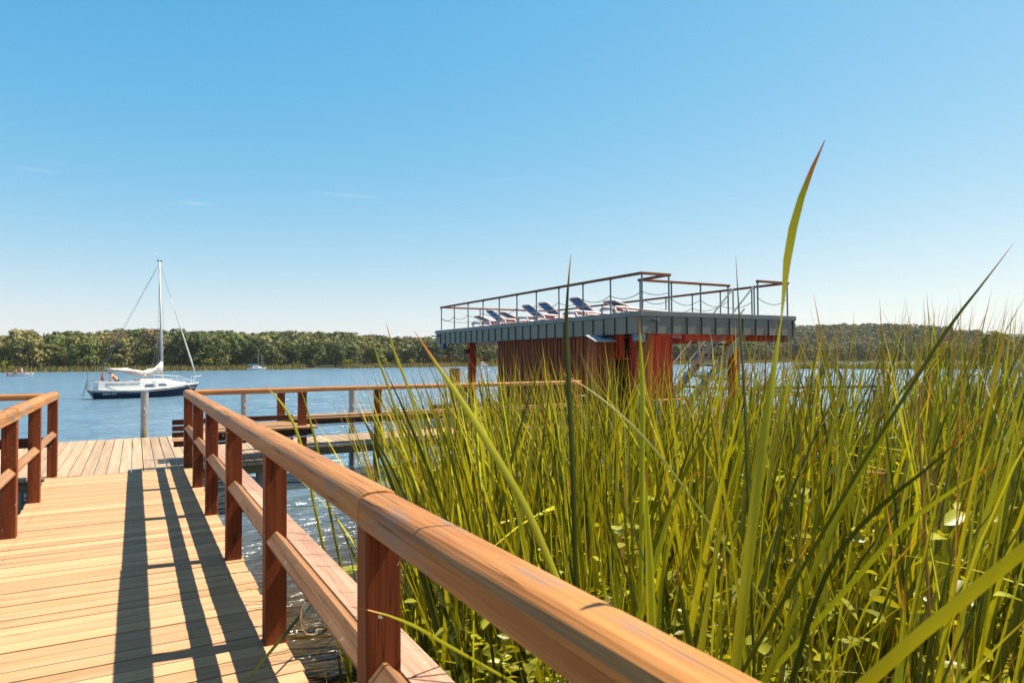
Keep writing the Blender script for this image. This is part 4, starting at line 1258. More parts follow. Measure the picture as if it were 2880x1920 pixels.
def motor_cruiser(label, loc, L, canopy, rot=0.0):
    t = thing('motorboat', label, 'motorboat', loc); ROOT[t.name] = Vector()
    B_ = L * 0.34; hh = L * 0.11
    small_hull(t, L, B_, hh * 1.25, MAT['gel_white'])
    mb = MB(); mb.beam((0.01 * L, -B_ * 0.40, 0.10), (0.75 * L, -B_ * 0.44, 0.12), 0.02, 0.09); mb.beam((0.01 * L, B_ * 0.40, 0.10), (0.75 * L, B_ * 0.44, 0.12), 0.02, 0.09); mb.build('stripe', MAT['navy'], t)
    mb = MB(); mb.loft([[(x * L, -w * B_, hh * 1.2), (x * L + s * L, -w * B_ * 0.85, z * L), (x * L + s * L, w * B_ * 0.85, z * L), (x * L, w * B_, hh * 1.2)]
                        for x, w, z, s in ((0.30, 0.42, 0.20, 0), (0.55, 0.42, 0.205, 0), (0.74, 0.30, 0.16, -0.03))])
    c = mb.build('cabin', MAT['gel_white'], t)
    zt = 0.20 * L
    mb = MB()
    for x in (0.30, 0.42, 0.56):
        for s in (-1, 1):
            mb.tube([(x * L, s * B_ * 0.34, zt), (x * L - 0.01 * L, s * B_ * 0.33, zt + 0.125 * L)], 0.012 * L, 6)
    mb.build('pillar', MAT['gel_white'], t)
    mb = MB()
    mb.quad((0.56 * L, -B_ * 0.33, zt), (0.56 * L, B_ * 0.33, zt), (0.55 * L, B_ * 0.31, zt + 0.12 * L), (0.55 * L, -B_ * 0.31, zt + 0.12 * L))
    for s in (-1, 1):
        mb.quad((0.43 * L, s * B_ * 0.342, zt), (0.55 * L, s * B_ * 0.342, zt), (0.54 * L, s * B_ * 0.33, zt + 0.12 * L), (0.42 * L, s * B_ * 0.33, zt + 0.12 * L))
    mb.build('window', MAT['boat_window'], t)
    mb = MB(); mb.loft([[(x * L, -B_ * 0.37, zt + 0.122 * L), (x * L, -B_ * 0.3, zt + (0.122 + e) * L), (x * L, B_ * 0.3, zt + (0.122 + e) * L), (x * L, B_ * 0.37, zt + 0.122 * L)] for x, e in ((0.26, 0.012), (0.4, 0.035), (0.58, 0.012))])
    mb.build('canopy', canopy, t)
    mb = MB()
    for s in (-1, 1):
        mb.tube([(0.6 * L, s * B_ * 0.44, hh * 2.3), (0.85 * L, s * B_ * 0.3, hh * 2.4), (0.99 * L, 0, hh * 2.5)], 0.006 * L, 5)
        for x, w in ((0.6, 0.44), (0.75, 0.38), (0.88, 0.26)):
            mb.tube([(x * L, s * B_ * w, hh * 1.1), (x * L, s * B_ * w, hh * 2.35)], 0.005 * L, 5)
    mb.build('guard_rail', MAT['wire'], t)
    t.rotation_euler.z = rot
    return t
motor_cruiser('white motor cruiser with a cabin moored behind the houseboat stairs', (52.4, 47.4, 0), 5.2, MAT['gel_white'], rad(155))
motor_cruiser('white motorboat with a maroon canopy moored by the trees at the right photo edge', (106.6, 44.8, 0), 6.0, MAT['maroon'], rad(152))
motor_cruiser('tiny white motorboat far off, left of the houseboat roof post', (82.0, 168.0, 0), 3.4, MAT['gel_white'], rad(5))
motor_cruiser('tiny white motorboat far across the lake behind the wooden frame in the reeds', (150.0, 110.0, 0), 3.0, MAT['gel_white'], rad(170))

# weathered wooden frame standing in the water at right ----------------------------
MAT['grey_timber'] = wood('grey_timber', (0.22, 0.16, 0.10), (0.40, 0.31, 0.21), 'z', cracks=0.5, grey=0.4)
wf = thing('wooden_frame', 'weathered grey timber landing stage with an A shaped frame, behind the reeds', 'landing stage', (16, 11.8, 0))
def wbeam(p, q, w, h, name):
    MB().beam(p, q, w, h).build(name, MAT['grey_timber'], wf, bevel=0.006)
wbeam((15.70, 11.90, 1.46), (15.99, 11.74, 2.27), 0.11, 0.09, 'a_frame_leg')
wbeam((16.37, 11.56, 1.46), (16.03, 11.72, 2.25), 0.11, 0.09, 'a_frame_leg')
wbeam((14.2, 12.72, 1.37), (17.16, 11.12, 1.41), 0.10, 0.075, 'top_beam')
wbeam((14.2, 12.72, 0.68), (17.16, 11.12, 0.72), 0.08, 0.06, 'lower_beam')
for x, y in ((14.25, 12.65), (15.72, 11.88), (16.36, 11.53), (17.15, 11.11)):
    wbeam((x, y + 0.07, -0.5), (x, y + 0.07, 1.33), 0.11, 0.11, 'post')
mb = MB()
for k in range(6):
    z = 1.43 + 0.04 * k
    mb.beam((15.50, 12.03, z), (15.82, 11.86, z), 0.02, 0.012)
for a in (0, 1):
    mb.beam((15.50 + 0.32 * a, 12.03 - 0.17 * a, 1.41), (15.50 + 0.32 * a, 12.03 - 0.17 * a, 1.68), 0.03, 0.03)
mb.beam((15.47, 12.04, 1.67), (15.85, 11.84, 1.67), 0.09, 0.025)
mb.build('crate', MAT['grey_timber'], wf)
# ------------------------------------------------------------------ far shore: trees, wood, reed belt
rng = np.random.default_rng(3)
def unit(v): return v / np.maximum(1e-9, np.linalg.norm(v, axis=-1, keepdims=True))
def crown_cloud(g, nl, nq, q, flat=0.8, zlo=0.16, wide=0.46):
    """leaf clumps spread over the outside of many lobes; crown is 1 high and about 2*wide across"""
    V, Rn = [], []
    cs, rs = [], []
    for i in range(nl):
        z = g.uniform(zlo, 0.86)
        k = math.sin(math.pi * min(1, max(0, (z - zlo + 0.14) / (1.0 - zlo + 0.16)))) ** 0.55
        a = g.uniform(0, 2 * math.pi)
        r = wide * k * math.sqrt(g.uniform(0.25, 1)) * 0.72
        cs.append((r * math.cos(a), r * math.sin(a), z)); rs.append(g.uniform(0.10, 0.19) * (0.8 + 0.4 * k))
    cs, rs = np.array(cs), np.array(rs)
    per = nq // nl
    for c, r in zip(cs, rs):
        d = unit(g.normal(size=(per, 3)))
        d[:, 2] = np.where(g.random(per) < 0.75, np.abs(d[:, 2]), d[:, 2])
        p = c + d * r * g.uniform(0.72, 1.06, (per, 1)) * np.array([1, 1, flat])
        nrm = unit(d + g.normal(size=(per, 3)) * 0.34)
        t1 = unit(np.cross(nrm, g.normal(size=(per, 3))))
        t2 = np.cross(nrm, t1)
        s = q * g.uniform(0.6, 1.4, (per, 1))
        V.append(np.stack([p - t1 * s - t2 * s * 0.6, p + t1 * s - t2 * s * 0.6, p + t1 * s * 0.7 + t2 * s * 0.6, p - t1 * s * 0.7 + t2 * s * 0.6], 1).reshape(-1, 3))
        Rn.append(np.repeat(np.clip(g.normal(0.5, 0.16) + g.normal(0, 0.15, per), 0, 0.93), 4))
    return np.concatenate(V), np.concatenate(Rn)
def quads_for(n): return np.arange(n).reshape(-1, 4)

TREE = {
    'willow': leaf_mat('willow_leaf', (0.200, 0.178, 0.060), (0.2, 0.17, 0.06), trans=0.14, tipstart=0.99, var=0.4, rough=0.6, objvar=0.28),
    'oak': leaf_mat('oak_leaf', (0.070, 0.092, 0.018), (0.1, 0.1, 0.03), trans=0.12, tipstart=0.99, var=0.45, rough=0.6, objvar=0.28),
    'alder': leaf_mat('alder_leaf', (0.125, 0.142, 0.026), (0.1, 0.1, 0.03), trans=0.15, tipstart=0.99, var=0.4, rough=0.6, objvar=0.28),
    'bush': leaf_mat('bush_leaf', (0.26, 0.24, 0.020), (0.1, 0.1, 0.03), trans=0.35, tipstart=0.99, var=0.3, rough=0.6, objvar=0.28),
    'dry': leaf_mat('dry_leaf', (0.22, 0.13, 0.07), (0.2, 0.17, 0.06), trans=0.1, tipstart=0.99, var=0.35, rough=0.7),
}
bark = wood('bark', (0.035, 0.025, 0.016), (0.085, 0.065, 0.045), 'z', cracks=0.5, knots=0)
LBL = {
    'willow': 'pale grey green willow in the front row of trees on the far shore',
    'oak': 'dark green broad tree in the front row of trees on the far shore',
    'alder': 'mid green rounded tree in the front row of trees on the far shore',
    'bush': 'low yellow green bush at the water edge of the far shore',
    'dry': 'brown half bare tree among the green trees on the far left shore',
}
PROTO = {}
def tree_proto(kind, seed):
    g = np.random.default_rng(seed)
    nl, nq, q, w = {'willow': (34, 3000, 0.026, 0.44), 'oak': (42, 3200, 0.024, 0.46), 'alder': (34, 2800, 0.026, 0.40), 'bush': (20, 1500, 0.036, 0.62), 'dry': (22, 900, 0.022, 0.40)}[kind]
    V, Rn = crown_cloud(g, nl, nq, q, wide=w, zlo=0.12)
    me = np_mesh('crown', V, quads_for(len(V)), {'rnd': Rn, 't': np.zeros(len(V))}, TREE[kind])
    mb = MB()
    mb.tube([(0, 0, -0.02), (0.01, 0, 0.2), (-0.01, 0.01, 0.5), (0.0, 0.0, 0.8)], [0.035, 0.028, 0.02, 0.006], 7)
    for k in range(7):
        a = 2.4 * k; z = 0.22 + 0.07 * k
        mb.tube([(0, 0, z), (0.14 * math.cos(a), 0.14 * math.sin(a), z + 0.10), (0.30 * math.cos(a), 0.30 * math.sin(a), z + 0.16)], [0.016, 0.010, 0.004], 5)
    t = thing('far_tree', LBL[kind], 'tree', (0, 0, 0), 'trees along the far shore')
    ROOT[t.name] = Vector()
    c = bpy.data.objects.new('crown', me); COL.objects.link(c); c.parent = t
    mb.build('trunk', bark, t)
    return t
def along_shore(x):
    for i in range(len(shore) - 1):
        (xa, ya), (xb, yb) = shore[i], shore[i + 1]
        if xa <= x <= xb:
            f = (x - xa) / (xb - xa)
            n = Vector((-(yb - ya), xb - xa)).normalized()
            return Vector((x, ya + (yb - ya) * f)), n
PROTOS = [tree_proto('willow', 21), tree_proto('willow', 22), tree_proto('oak', 23), tree_proto('oak', 24), tree_proto('alder', 25), tree_proto('alder', 26), tree_proto('bush', 27), tree_proto('bush', 28), tree_proto('dry', 29)]
KIND = ['willow', 'willow', 'oak', 'oak', 'alder', 'alder', 'bush', 'bush', 'dry']
used = [False] * len(PROTOS)
def plant(k, x, y, z, h, w, label=None):
    o = PROTOS[k] if not used[k] else copy_tree(PROTOS[k])
    used[k] = True
    o.location, o.rotation_euler, o.scale = (x, y, z), (0, 0, random.uniform(0, 6.28)), (h * w, h * w, h)
    if label:
        o['label'] = label
    return o
random.seed(42)
x = -52.0
while x < 320:
    left = x < 40
    p, n = along_shore(x)
    d = random.uniform(4.5, 8.0)
    q = p + n * d
    if x < 8:   k = random.choices([0, 1, 4, 5, 2], [4, 4, 2, 2, 1])[0]
    elif x < 120: k = random.choices([2, 3, 4, 0, 5], [5, 4, 2, 1.2, 2])[0]
    else:       k = random.choices([2, 4, 0, 5, 3], [2, 3, 3, 3, 2])[0]
    sc = 1.0
    plant(k, q.x, q.y, hill_at(q.x, q.y) - 0.1, random.uniform(4.6, 9.0) * sc, random.uniform(0.85, 1.1))
    if random.random() < 0.42:
        d2 = random.uniform(2.2, 3.6); q2 = p + n * d2 + Vector((random.uniform(-2, 2), 0))
        plant(random.choice([6, 7, 7]), q2.x, q2.y, hill_at(q2.x, q2.y) - 0.1, random.uniform(1.6, 2.7) * sc, random.uniform(0.9, 1.2))
    x += random.uniform(4.2, 6.4) * sc
p, n = along_shore(-0.5); q = p + n * 14
plant(8, q.x, q.y, 0.6, 9.0, 0.8)
q = along_shore(-8)[0] + n * 16
plant(8, q.x, q.y, 0.6, 8.5, 0.9)
# yellow green trees on the near bank at the right photo edge
for (tx, ty, th, lab) in ((109.0, 52.5, 5.6, 'bright yellow green tree at the right photo edge, tallest beside the red canopied boat'), (104.5, 58.0, 3.9, 'lower yellow green bush left of the tall tree at the right photo edge'), (113.0, 46.0, 6.4, 'bright yellow green tree cut by the right photo edge behind the reeds')):
    plant(7 if th < 6 else 6, tx, ty, 0.1, th, 0.95, lab)

def forest(name, spots, mname, seeds, nq):
    VV, RR = [], []
    cl = [crown_cloud(np.random.default_rng(sd), 16, nq, 0.047, wide=0.50, zlo=0.14) for sd in seeds]
    for (px, py, pz_) in spots:
        V, Rn = cl[random.randrange(len(cl))]
        a = random.uniform(0, 6.28); ca, sa = math.cos(a), math.sin(a)
        h = random.uniform(6.0, 8.6) * (1.0 if px < 130 else 0.80); w = h * random.uniform(0.85, 1.2)
        T = np.empty_like(V)
        T[:, 0] = (V[:, 0] * ca - V[:, 1] * sa) * w + px
        T[:, 1] = (V[:, 0] * sa + V[:, 1] * ca) * w + py
        T[:, 2] = V[:, 2] * h + pz_ - 0.1 * h
        VV.append(T); RR.append(np.clip(Rn + random.uniform(-0.36, 0.36), 0, 0.93))
    V = np.concatenate(VV); Rn = np.concatenate(RR)
    me = np_mesh(name, V, quads_for(len(V)), {'rnd': Rn, 't': np.zeros(len(V))}, TREE[mname])
    o = bpy.data.objects.new(name, me); COL.objects.link(o)
    tag(o, kind='stuff')
cand = []
sp = 5.6
for i in range(int(520 / sp)):
    for j in range(int(330 / sp)):
        cand.append((-110 + sp * (i + 0.5 * (j % 2)) + random.uniform(-1.9, 1.9), 110 + sp * j + random.uniform(-1.9, 1.9)))
cand = np.array(cand)
dd = shore_dist(cand[:, 0], cand[:, 1])
lat = cand[:, 0] * math.cos(yaw) - cand[:, 1] * math.sin(yaw); dep = cand[:, 0] * math.sin(yaw) + cand[:, 1] * math.cos(yaw)
cand = cand[(dd > 9) & (dd < 165) & (np.abs(lat / dep) < 0.92) & (dep > 0)]
more = cand[cand[:, 0] > 130]
more = more + np.random.default_rng(4).uniform(-3, 3, more.shape) + np.array([2.8, 1.4])
cand = np.concatenate([cand, more])
hz = hill(cand[:, 0], cand[:, 1])
order = np.random.default_rng(8).permutation(len(cand))
for mname, a, b, seeds in (('oak', 0.0, 0.52, (51, 52, 53, 58)), ('alder', 0.52, 0.80, (54, 55)), ('willow', 0.80, 1.0, (56, 57))):
    idx = order[int(a * len(cand)):int(b * len(cand))]
    forest('forest', [(cand[i, 0], cand[i, 1], hz[i]) for i in idx], mname, seeds, 280)

# reed belt at the foot of the far trees, and the low spit at right
belt_mat = leaf_mat('reed_belt', (0.26, 0.215, 0.065), (0.25, 0.18, 0.07), trans=0.3, tipstart=0.9, var=0.16)
def tufts(name, pts, h, w, mat):
    n = len(pts)
    a = rng.uniform(0, math.pi, n)
    side = np.stack([np.cos(a), np.sin(a), np.zeros(n)], 1) * (w * rng.uniform(0.6, 1.3, n))[:, None]
    hh = h * rng.uniform(0.6, 1.2, n)
    lean = rng.normal(0, 0.12, (n, 3)); lean[:, 2] = 1
    top = pts + lean * hh[:, None]
    V = np.stack([pts - side, pts + side, top + side * 0.15, top - side * 0.15], 1).reshape(-1, 3)
    t = np.tile([0, 0, 1, 1], n).astype(float)
    me = np_mesh(name, V, quads_for(len(V)), {'rnd': np.repeat(rng.random(n), 4), 't': t * 0.9}, mat)
    o = bpy.data.objects.new(name, me); COL.objects.link(o)
    return tag(o, kind='stuff')
P = []
for _ in range(9000):
    x = random.uniform(-60, 235)
    if 34 < x < 44 or 118 < x < 140: continue
    p, n = along_shore(x)
    q = p + n * random.uniform(-0.8, 2.0)
    P.append((q.x, q.y, -0.05))
tufts('reed_belt', np.array(P), 1.15, 0.12, belt_mat)
P = []
for _ in range(2600):
    t = random.random()
    if math.sin(t * 37) + math.sin(t * 91 + 1) < -0.5: continue
    P.append((108 + 16 * t + random.uniform(-1.5, 1.5), 85 - 27 * t + random.uniform(-0.8, 0.8), 0.0))
tufts('reed_spit', np.array(P), 1.25, 0.10, TREE['bush'])
mb = MB()
mb.beam((106, 88, -0.12), (126, 54.5, -0.12), 2.4, 0.42)
tag(mb.build('spit', mud), kind='structure')

# ------------------------------------------------------------------ near reed bed (cattail)
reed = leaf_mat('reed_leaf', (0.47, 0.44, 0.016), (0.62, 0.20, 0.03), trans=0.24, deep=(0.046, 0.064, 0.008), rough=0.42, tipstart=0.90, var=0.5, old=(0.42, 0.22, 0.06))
ROWS = 11
def ribbons(base, H, az, lean, curve, width, phi, twist, kink=None, kdir=None):
    """straps of three vertices across; all arrays of length n"""
    n = len(H)
    s = np.linspace(0, 1, ROWS)[None, :]
    d = np.stack([np.cos(az), np.sin(az), np.zeros(n)], 1)
    out = (lean[:, None] * s + curve[:, None] * s ** 2.4) * H[:, None]
    zz = H[:, None] * s * (1 - 0.28 * (np.abs(curve)[:, None]) * s ** 2)
    P = base[:, None, :] + d[:, None, :] * out[:, :, None]
    P[:, :, 2] += zz
    if kink is not None:
        m = kink < 1
        for i in np.nonzero(m)[0]:
            j = max(3, int(kink[i] * (ROWS - 1)))
            seg = H[i] / (ROWS - 1)
            dirv = d[i] * 0.93 + np.array([0, 0, 0.10])
            for r in range(j + 1, ROWS):
                dirv = dirv + np.array([0, 0, -kdir[i] * 0.10])
                P[i, r] = P[i, r - 1] + dirv / np.linalg.norm(dirv) * seg
    ang = phi[:, None] + twist[:, None] * s
    side = np.stack([np.cos(ang), np.sin(ang), np.zeros_like(ang)], 2)
    wprof = np.minimum(1, ((1.002 - s) / 0.42)) ** 0.75 * np.minimum(1, 0.55 + s * 2.0)
    w = width[:, None] * wprof * 0.5
    T = np.gradient(P, axis=1)
    T /= np.linalg.norm(T, axis=2, keepdims=True)
    side -= T * (side * T).sum(2, keepdims=True)
    side /= np.maximum(1e-6, np.linalg.norm(side, axis=2, keepdims=True))
    nrm = np.cross(T, side)
    L, R = P - side * w[:, :, None], P + side * w[:, :, None]
    Mv = P + nrm * (w * 0.28)[:, :, None]
    V = np.stack([L, Mv, R], 2).reshape(-1, 3)
    idx = np.arange(n * ROWS * 3).reshape(n, ROWS, 3)
    q = [np.stack([idx[:, :-1, c], idx[:, :-1, c + 1], idx[:, 1:, c + 1], idx[:, 1:, c]], -1).reshape(-1, 4) for c in (0, 1)]
    return V, np.concatenate(q), np.repeat(np.repeat(s, n, 0).reshape(-1), 3)

def inside(px, py, poly):
    ins = np.zeros(len(px), bool)
    j = len(poly) - 1
    for i in range(len(poly)):
        xi, yi = poly[i]; xj, yj = poly[j]
        c = ((yi > py) != (yj > py)) & (px < (xj - xi) * (py - yi) / (yj - yi + 1e-12) + xi)
        ins ^= c
        j = i
    return ins
BED = [(1.32, -1.5), (1.26, 0.6), (1.30, 2.0), (1.42, 3.4), (1.62, 4.4), (2.05, 5.6), (2.75, 6.9), (3.4, 8.1), (4.0, 9.3), (4.35, 10.2), (4.7, 8.6), (5.0, 6.6), (5.3, 5.2), (5.9, 4.5), (7.2, 4.9), (9.0, 5.6), (11.5, 5.4), (14, -1.5)]
BACK = [(4.35, 10.4), (5.4, 10.9), (7.5, 10.8), (9.3, 10.4), (9.7, 9.2), (10.6, 7.8), (13.0, 7.6), (17, 8.2), (19, 6), (14, 0), (11.5, 5.4), (9.0, 5.6), (7.2, 4.9), (5.9, 4.5), (5.3, 5.2), (5.0, 6.6), (4.7, 8.6)]
def scatter(n, poly):
    xs_, ys_ = np.array([p[0] for p in poly]), np.array([p[1] for p in poly])
    x = rng.uniform(xs_.min(), xs_.max(), n); y = rng.uniform(ys_.min(), ys_.max(), n)
    k = inside(x, y, poly)
    return x[k], y[k]
cr, sr = math.cos(yaw), math.sin(yaw)
def reed_bed(name, x, y, leaves, hmean, hsd, wmean, keep=None, mat=reed, kinks=0.05):
    ns = len(x)
    n = ns * leaves
    bx = np.repeat(x, leaves) + rng.normal(0, 0.035, n); by = np.repeat(y, leaves) + rng.normal(0, 0.035, n)
    plant_h = np.repeat(rng.normal(hmean, hsd, ns), leaves)
    H = plant_h * (0.30 + 0.76 * rng.random(n))
    lat = bx * cr - by * sr; dep = bx * sr + by * cr
    tl = np.clip(lat / np.maximum(dep, 0.5), -0.5, 0.8)
    bias = np.interp(tl, [-0.35, -0.05, 0.25, 0.7], [-0.14, -0.08, 0.05, 0.17])
    az = rng.uniform(0, 2 * math.pi, n)
    lean = np.abs(rng.normal(0.065, 0.145, n)); curve = np.abs(rng.normal(0.05, 0.11, n))
    vx = np.cos(az) * lean + bias * cr; vy = np.sin(az) * lean - bias * sr
    az = np.arctan2(vy, vx); lean = np.hypot(vx, vy)
    cap = 2.2 + np.maximum(dep, 0.6) * (np.interp(tl, [-0.22, -0.05, 0.15, 0.4, 0.6], [-0.03, 0.026, 0.045, 0.072, 0.115]) - rng.gamma(1.0, 0.036, n))
    H = H + np.clip(tl - 0.2, 0, 0.4) * 0.7
    H = np.minimum(H, cap)
    phi = rng.uniform(0, math.pi, n); tw = rng.normal(0, 0.9, n)
    width = np.clip(rng.normal(wmean, wmean * 0.32, n), 0.008, 0.042) * np.interp(dep, [0.9, 3.0], [0.55, 1.0])
    kink = np.where(rng.random(n) < kinks, rng.uniform(0.45, 0.85, n), 2.0)
    # keep clear of the camera itself
    far = np.hypot(bx + np.cos(az) * lean * H, by + np.sin(az) * lean * H) > 1.35
    m = far & (bx + np.cos(az) * (lean + curve) * H > 0.95)
    sel = lambda a: a[m]
    base = np.stack([bx, by, np.full(n, -0.05)], 1)[m]
    V, Q, t = ribbons(base, sel(H), sel(az), sel(lean), sel(curve), sel(width), sel(phi), sel(tw), sel(kink), rng.uniform(0.5, 1.6, m.sum()))
    r = np.repeat(np.clip(rng.normal(0.5, 0.22, m.sum()), 0, 1), ROWS * 3)
    me = np_mesh(name, V, Q, {'rnd': r, 't': t, 'across': np.tile([0, 0.5, 1.0], len(t) // 3)}, mat, smooth=True)
    o = bpy.data.objects.new(name, me); COL.objects.link(o)
    return tag(o, kind='stuff')
sx, sy = scatter(5300, BED)
edge = sx - np.interp(sy, [p[1] for p in BED[:10]], [p[0] for p in BED[:10]])
keep = rng.random(len(sx)) < np.where(sy > 5.0, np.clip(0.10 + edge * 0.55, 0, 1), 1.0) * np.where(sx > 4.6 + 0.2 * sy, 0.55, 1.0) * np.where((sx < 3.4) & (sy < 4.2), 0.62, 1.0) * np.interp(sy - 0.15 * sx, [2, 6.5, 9.5], [1.0, 0.85, 0.42])      # thinner towards open water
sx, sy = sx[keep], sy[keep]
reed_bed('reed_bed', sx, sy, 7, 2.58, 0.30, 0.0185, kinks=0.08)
sx, sy = scatter(560, BACK)
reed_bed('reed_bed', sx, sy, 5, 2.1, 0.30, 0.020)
# sparse outliers in open water on the left
fx_, fy_ = scatter(95, [(2.0, 5.6), (2.6, 7.4), (3.1, 9.6), (3.3, 11.2), (4.6, 11.5), (3.9, 9.4), (3.2, 7.6), (2.5, 5.6)])
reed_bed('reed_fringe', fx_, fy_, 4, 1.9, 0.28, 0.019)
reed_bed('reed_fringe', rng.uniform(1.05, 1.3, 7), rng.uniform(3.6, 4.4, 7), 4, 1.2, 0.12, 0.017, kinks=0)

# ------------------------------------------------------------------ undergrowth and floating leaves
under = leaf_mat('undergrowth', (0.38, 0.38, 0.035), (0.3, 0.3, 0.05), trans=0.4, rough=0.35, tipstart=0.99, var=0.4, old=(0.42, 0.42, 0.07))
def broad_leaves(name, x, y, z, size, mat, flat=0.4):
    k = len(x)
    d = unit(np.stack([rng.normal(size=k), rng.normal(size=k), rng.normal(0.0, 0.35, k)], 1))
    nn = unit(np.stack([rng.normal(0, flat, k), rng.normal(0, flat, k), np.ones(k)], 1))
    sd = unit(np.cross(nn, d)); nn = np.cross(d, sd)
    L = (size * rng.uniform(0.6, 1.3, k))[:, None]
    b = np.stack([x, y, z], 1)
    pts = [b, b + d * L * .3 + sd * L * .2 + nn * L * .05, b + d * L * .65 + sd * L * .2 + nn * L * .04, b + d * L - nn * L * .12,
           b + d * L * .65 - sd * L * .2 + nn * L * .04, b + d * L * .3 - sd * L * .2 + nn * L * .05, b + d * L * .3 - nn * L * 0.02, b + d * L * .65 - nn * L * .03]
    V = np.stack(pts, 1).reshape(-1, 3)
    i0 = np.arange(k)[:, None] * 8
    Q = np.concatenate([i0 + np.array(q) for q in ([0, 6, 1, 1], [6, 7, 2, 1], [7, 3, 2, 2], [0, 5, 6, 6], [5, 4, 7, 6], [4, 3, 7, 7])][1:2] + [i0 + np.array([5, 4, 7, 6])])
    T = np.concatenate([i0 + np.array(q) for q in ([0, 6, 1], [7, 3, 2], [0, 5, 6], [4, 3, 7], [6, 7, 2], [6, 2, 1], [5, 4, 7], [5, 7, 6])])
    me = np_mesh(name, V, T, {'rnd': np.repeat(rng.random(k), 8), 't': np.zeros(k * 8)}, mat, smooth=True, tris=True)
    o = bpy.data.objects.new(name, me); COL.objects.link(o)
    return tag(o, kind='stuff')
def leafy_plants(poly, n, hlo, hhi, size):
    x, y = scatter(n, poly)
    k = len(x)
    H = rng.uniform(hlo, hhi, k)
    az, ln, cv = rng.uniform(0, 6.28, k), np.abs(rng.normal(0.12, 0.12, k)), np.abs(rng.normal(0.1, 0.1, k))
    V, Q, t = ribbons(np.stack([x, y, np.full(k, 0.0)], 1), H, az, ln, cv, np.full(k, 0.007), rng.uniform(0, 3, k), rng.normal(0, 1, k))
    o = bpy.data.objects.new('undergrowth_stems', np_mesh('undergrowth_stems', V, Q, {'rnd': np.repeat(rng.random(k) * 0.5, ROWS * 3), 't': t * 0.5}, under, smooth=True))
    COL.objects.link(o); tag(o, kind='stuff')
    per = 13
    s = rng.uniform(0.25, 1.0, (k, per))
    r = (ln[:, None] * s + cv[:, None] * s ** 2.4) * H[:, None]
    px = (x[:, None] + np.cos(az)[:, None] * r).ravel(); py = (y[:, None] + np.sin(az)[:, None] * r).ravel()
    pz_ = (H[:, None] * s * (1 - 0.28 * cv[:, None] * s ** 2)).ravel()
    broad_leaves('undergrowth', px, py, pz_, size, under, 0.6)
leafy_plants([(2.2, 0.6), (2.4, 3.2), (4.0, 4.6), (7.5, 5.4), (9, 3), (8, 0), (3, -0.5)], 1250, 0.5, 1.75, 0.105)
leafy_plants([(1.5, 1.8), (1.6, 3.2), (2.4, 4.4), (3.0, 4.0), (2.4, 1.6)], 800, 0.3, 1.15, 0.09)

pad = leaf_mat('floating_leaf', (0.30, 0.30, 0.03), (0.3, 0.3, 0.05), trans=0.15, rough=0.4, tipstart=0.99, var=0.35, old=(0.45, 0.42, 0.10))
def pads(cs, n):
    V, T = [], []
    R = []
    for (cx, cy, rx, ry) in cs:
        for _ in range(n):
            a, q = random.uniform(0, 6.28), math.sqrt(random.random())
            x, y, r = cx + rx * q * math.cos(a), cy + ry * q * math.sin(a), random.uniform(0.012, 0.04)
            b = len(V); z = 0.006 + random.uniform(0, 0.006)
            V.append((x, y, z)); V += [(x + r * math.cos(t), y + r * math.sin(t), z + random.uniform(-.002, .002)) for t in [k * 6.283 / 7 + a for k in range(7)]]
            T += [(b, b + 1 + k, b + 1 + (k + 1) % 7) for k in range(7)]
            R += [random.random()] * 8
    me = np_mesh('floating_leaves', V, T, {'rnd': R, 't': np.zeros(len(V))}, pad, tris=True)
    o = bpy.data.objects.new('floating_leaves', me); COL.objects.link(o)
    tag(o, kind='stuff')
pads([(2.05, 7.1, 0.3, 0.12), (2.9, 6.6, 0.5, 0.2), (9.6, 10.8, 1.0, 0.35), (8.4, 10.9, 1.0, 0.3), (4.4, 8.6, 0.8, 0.4)], 330)

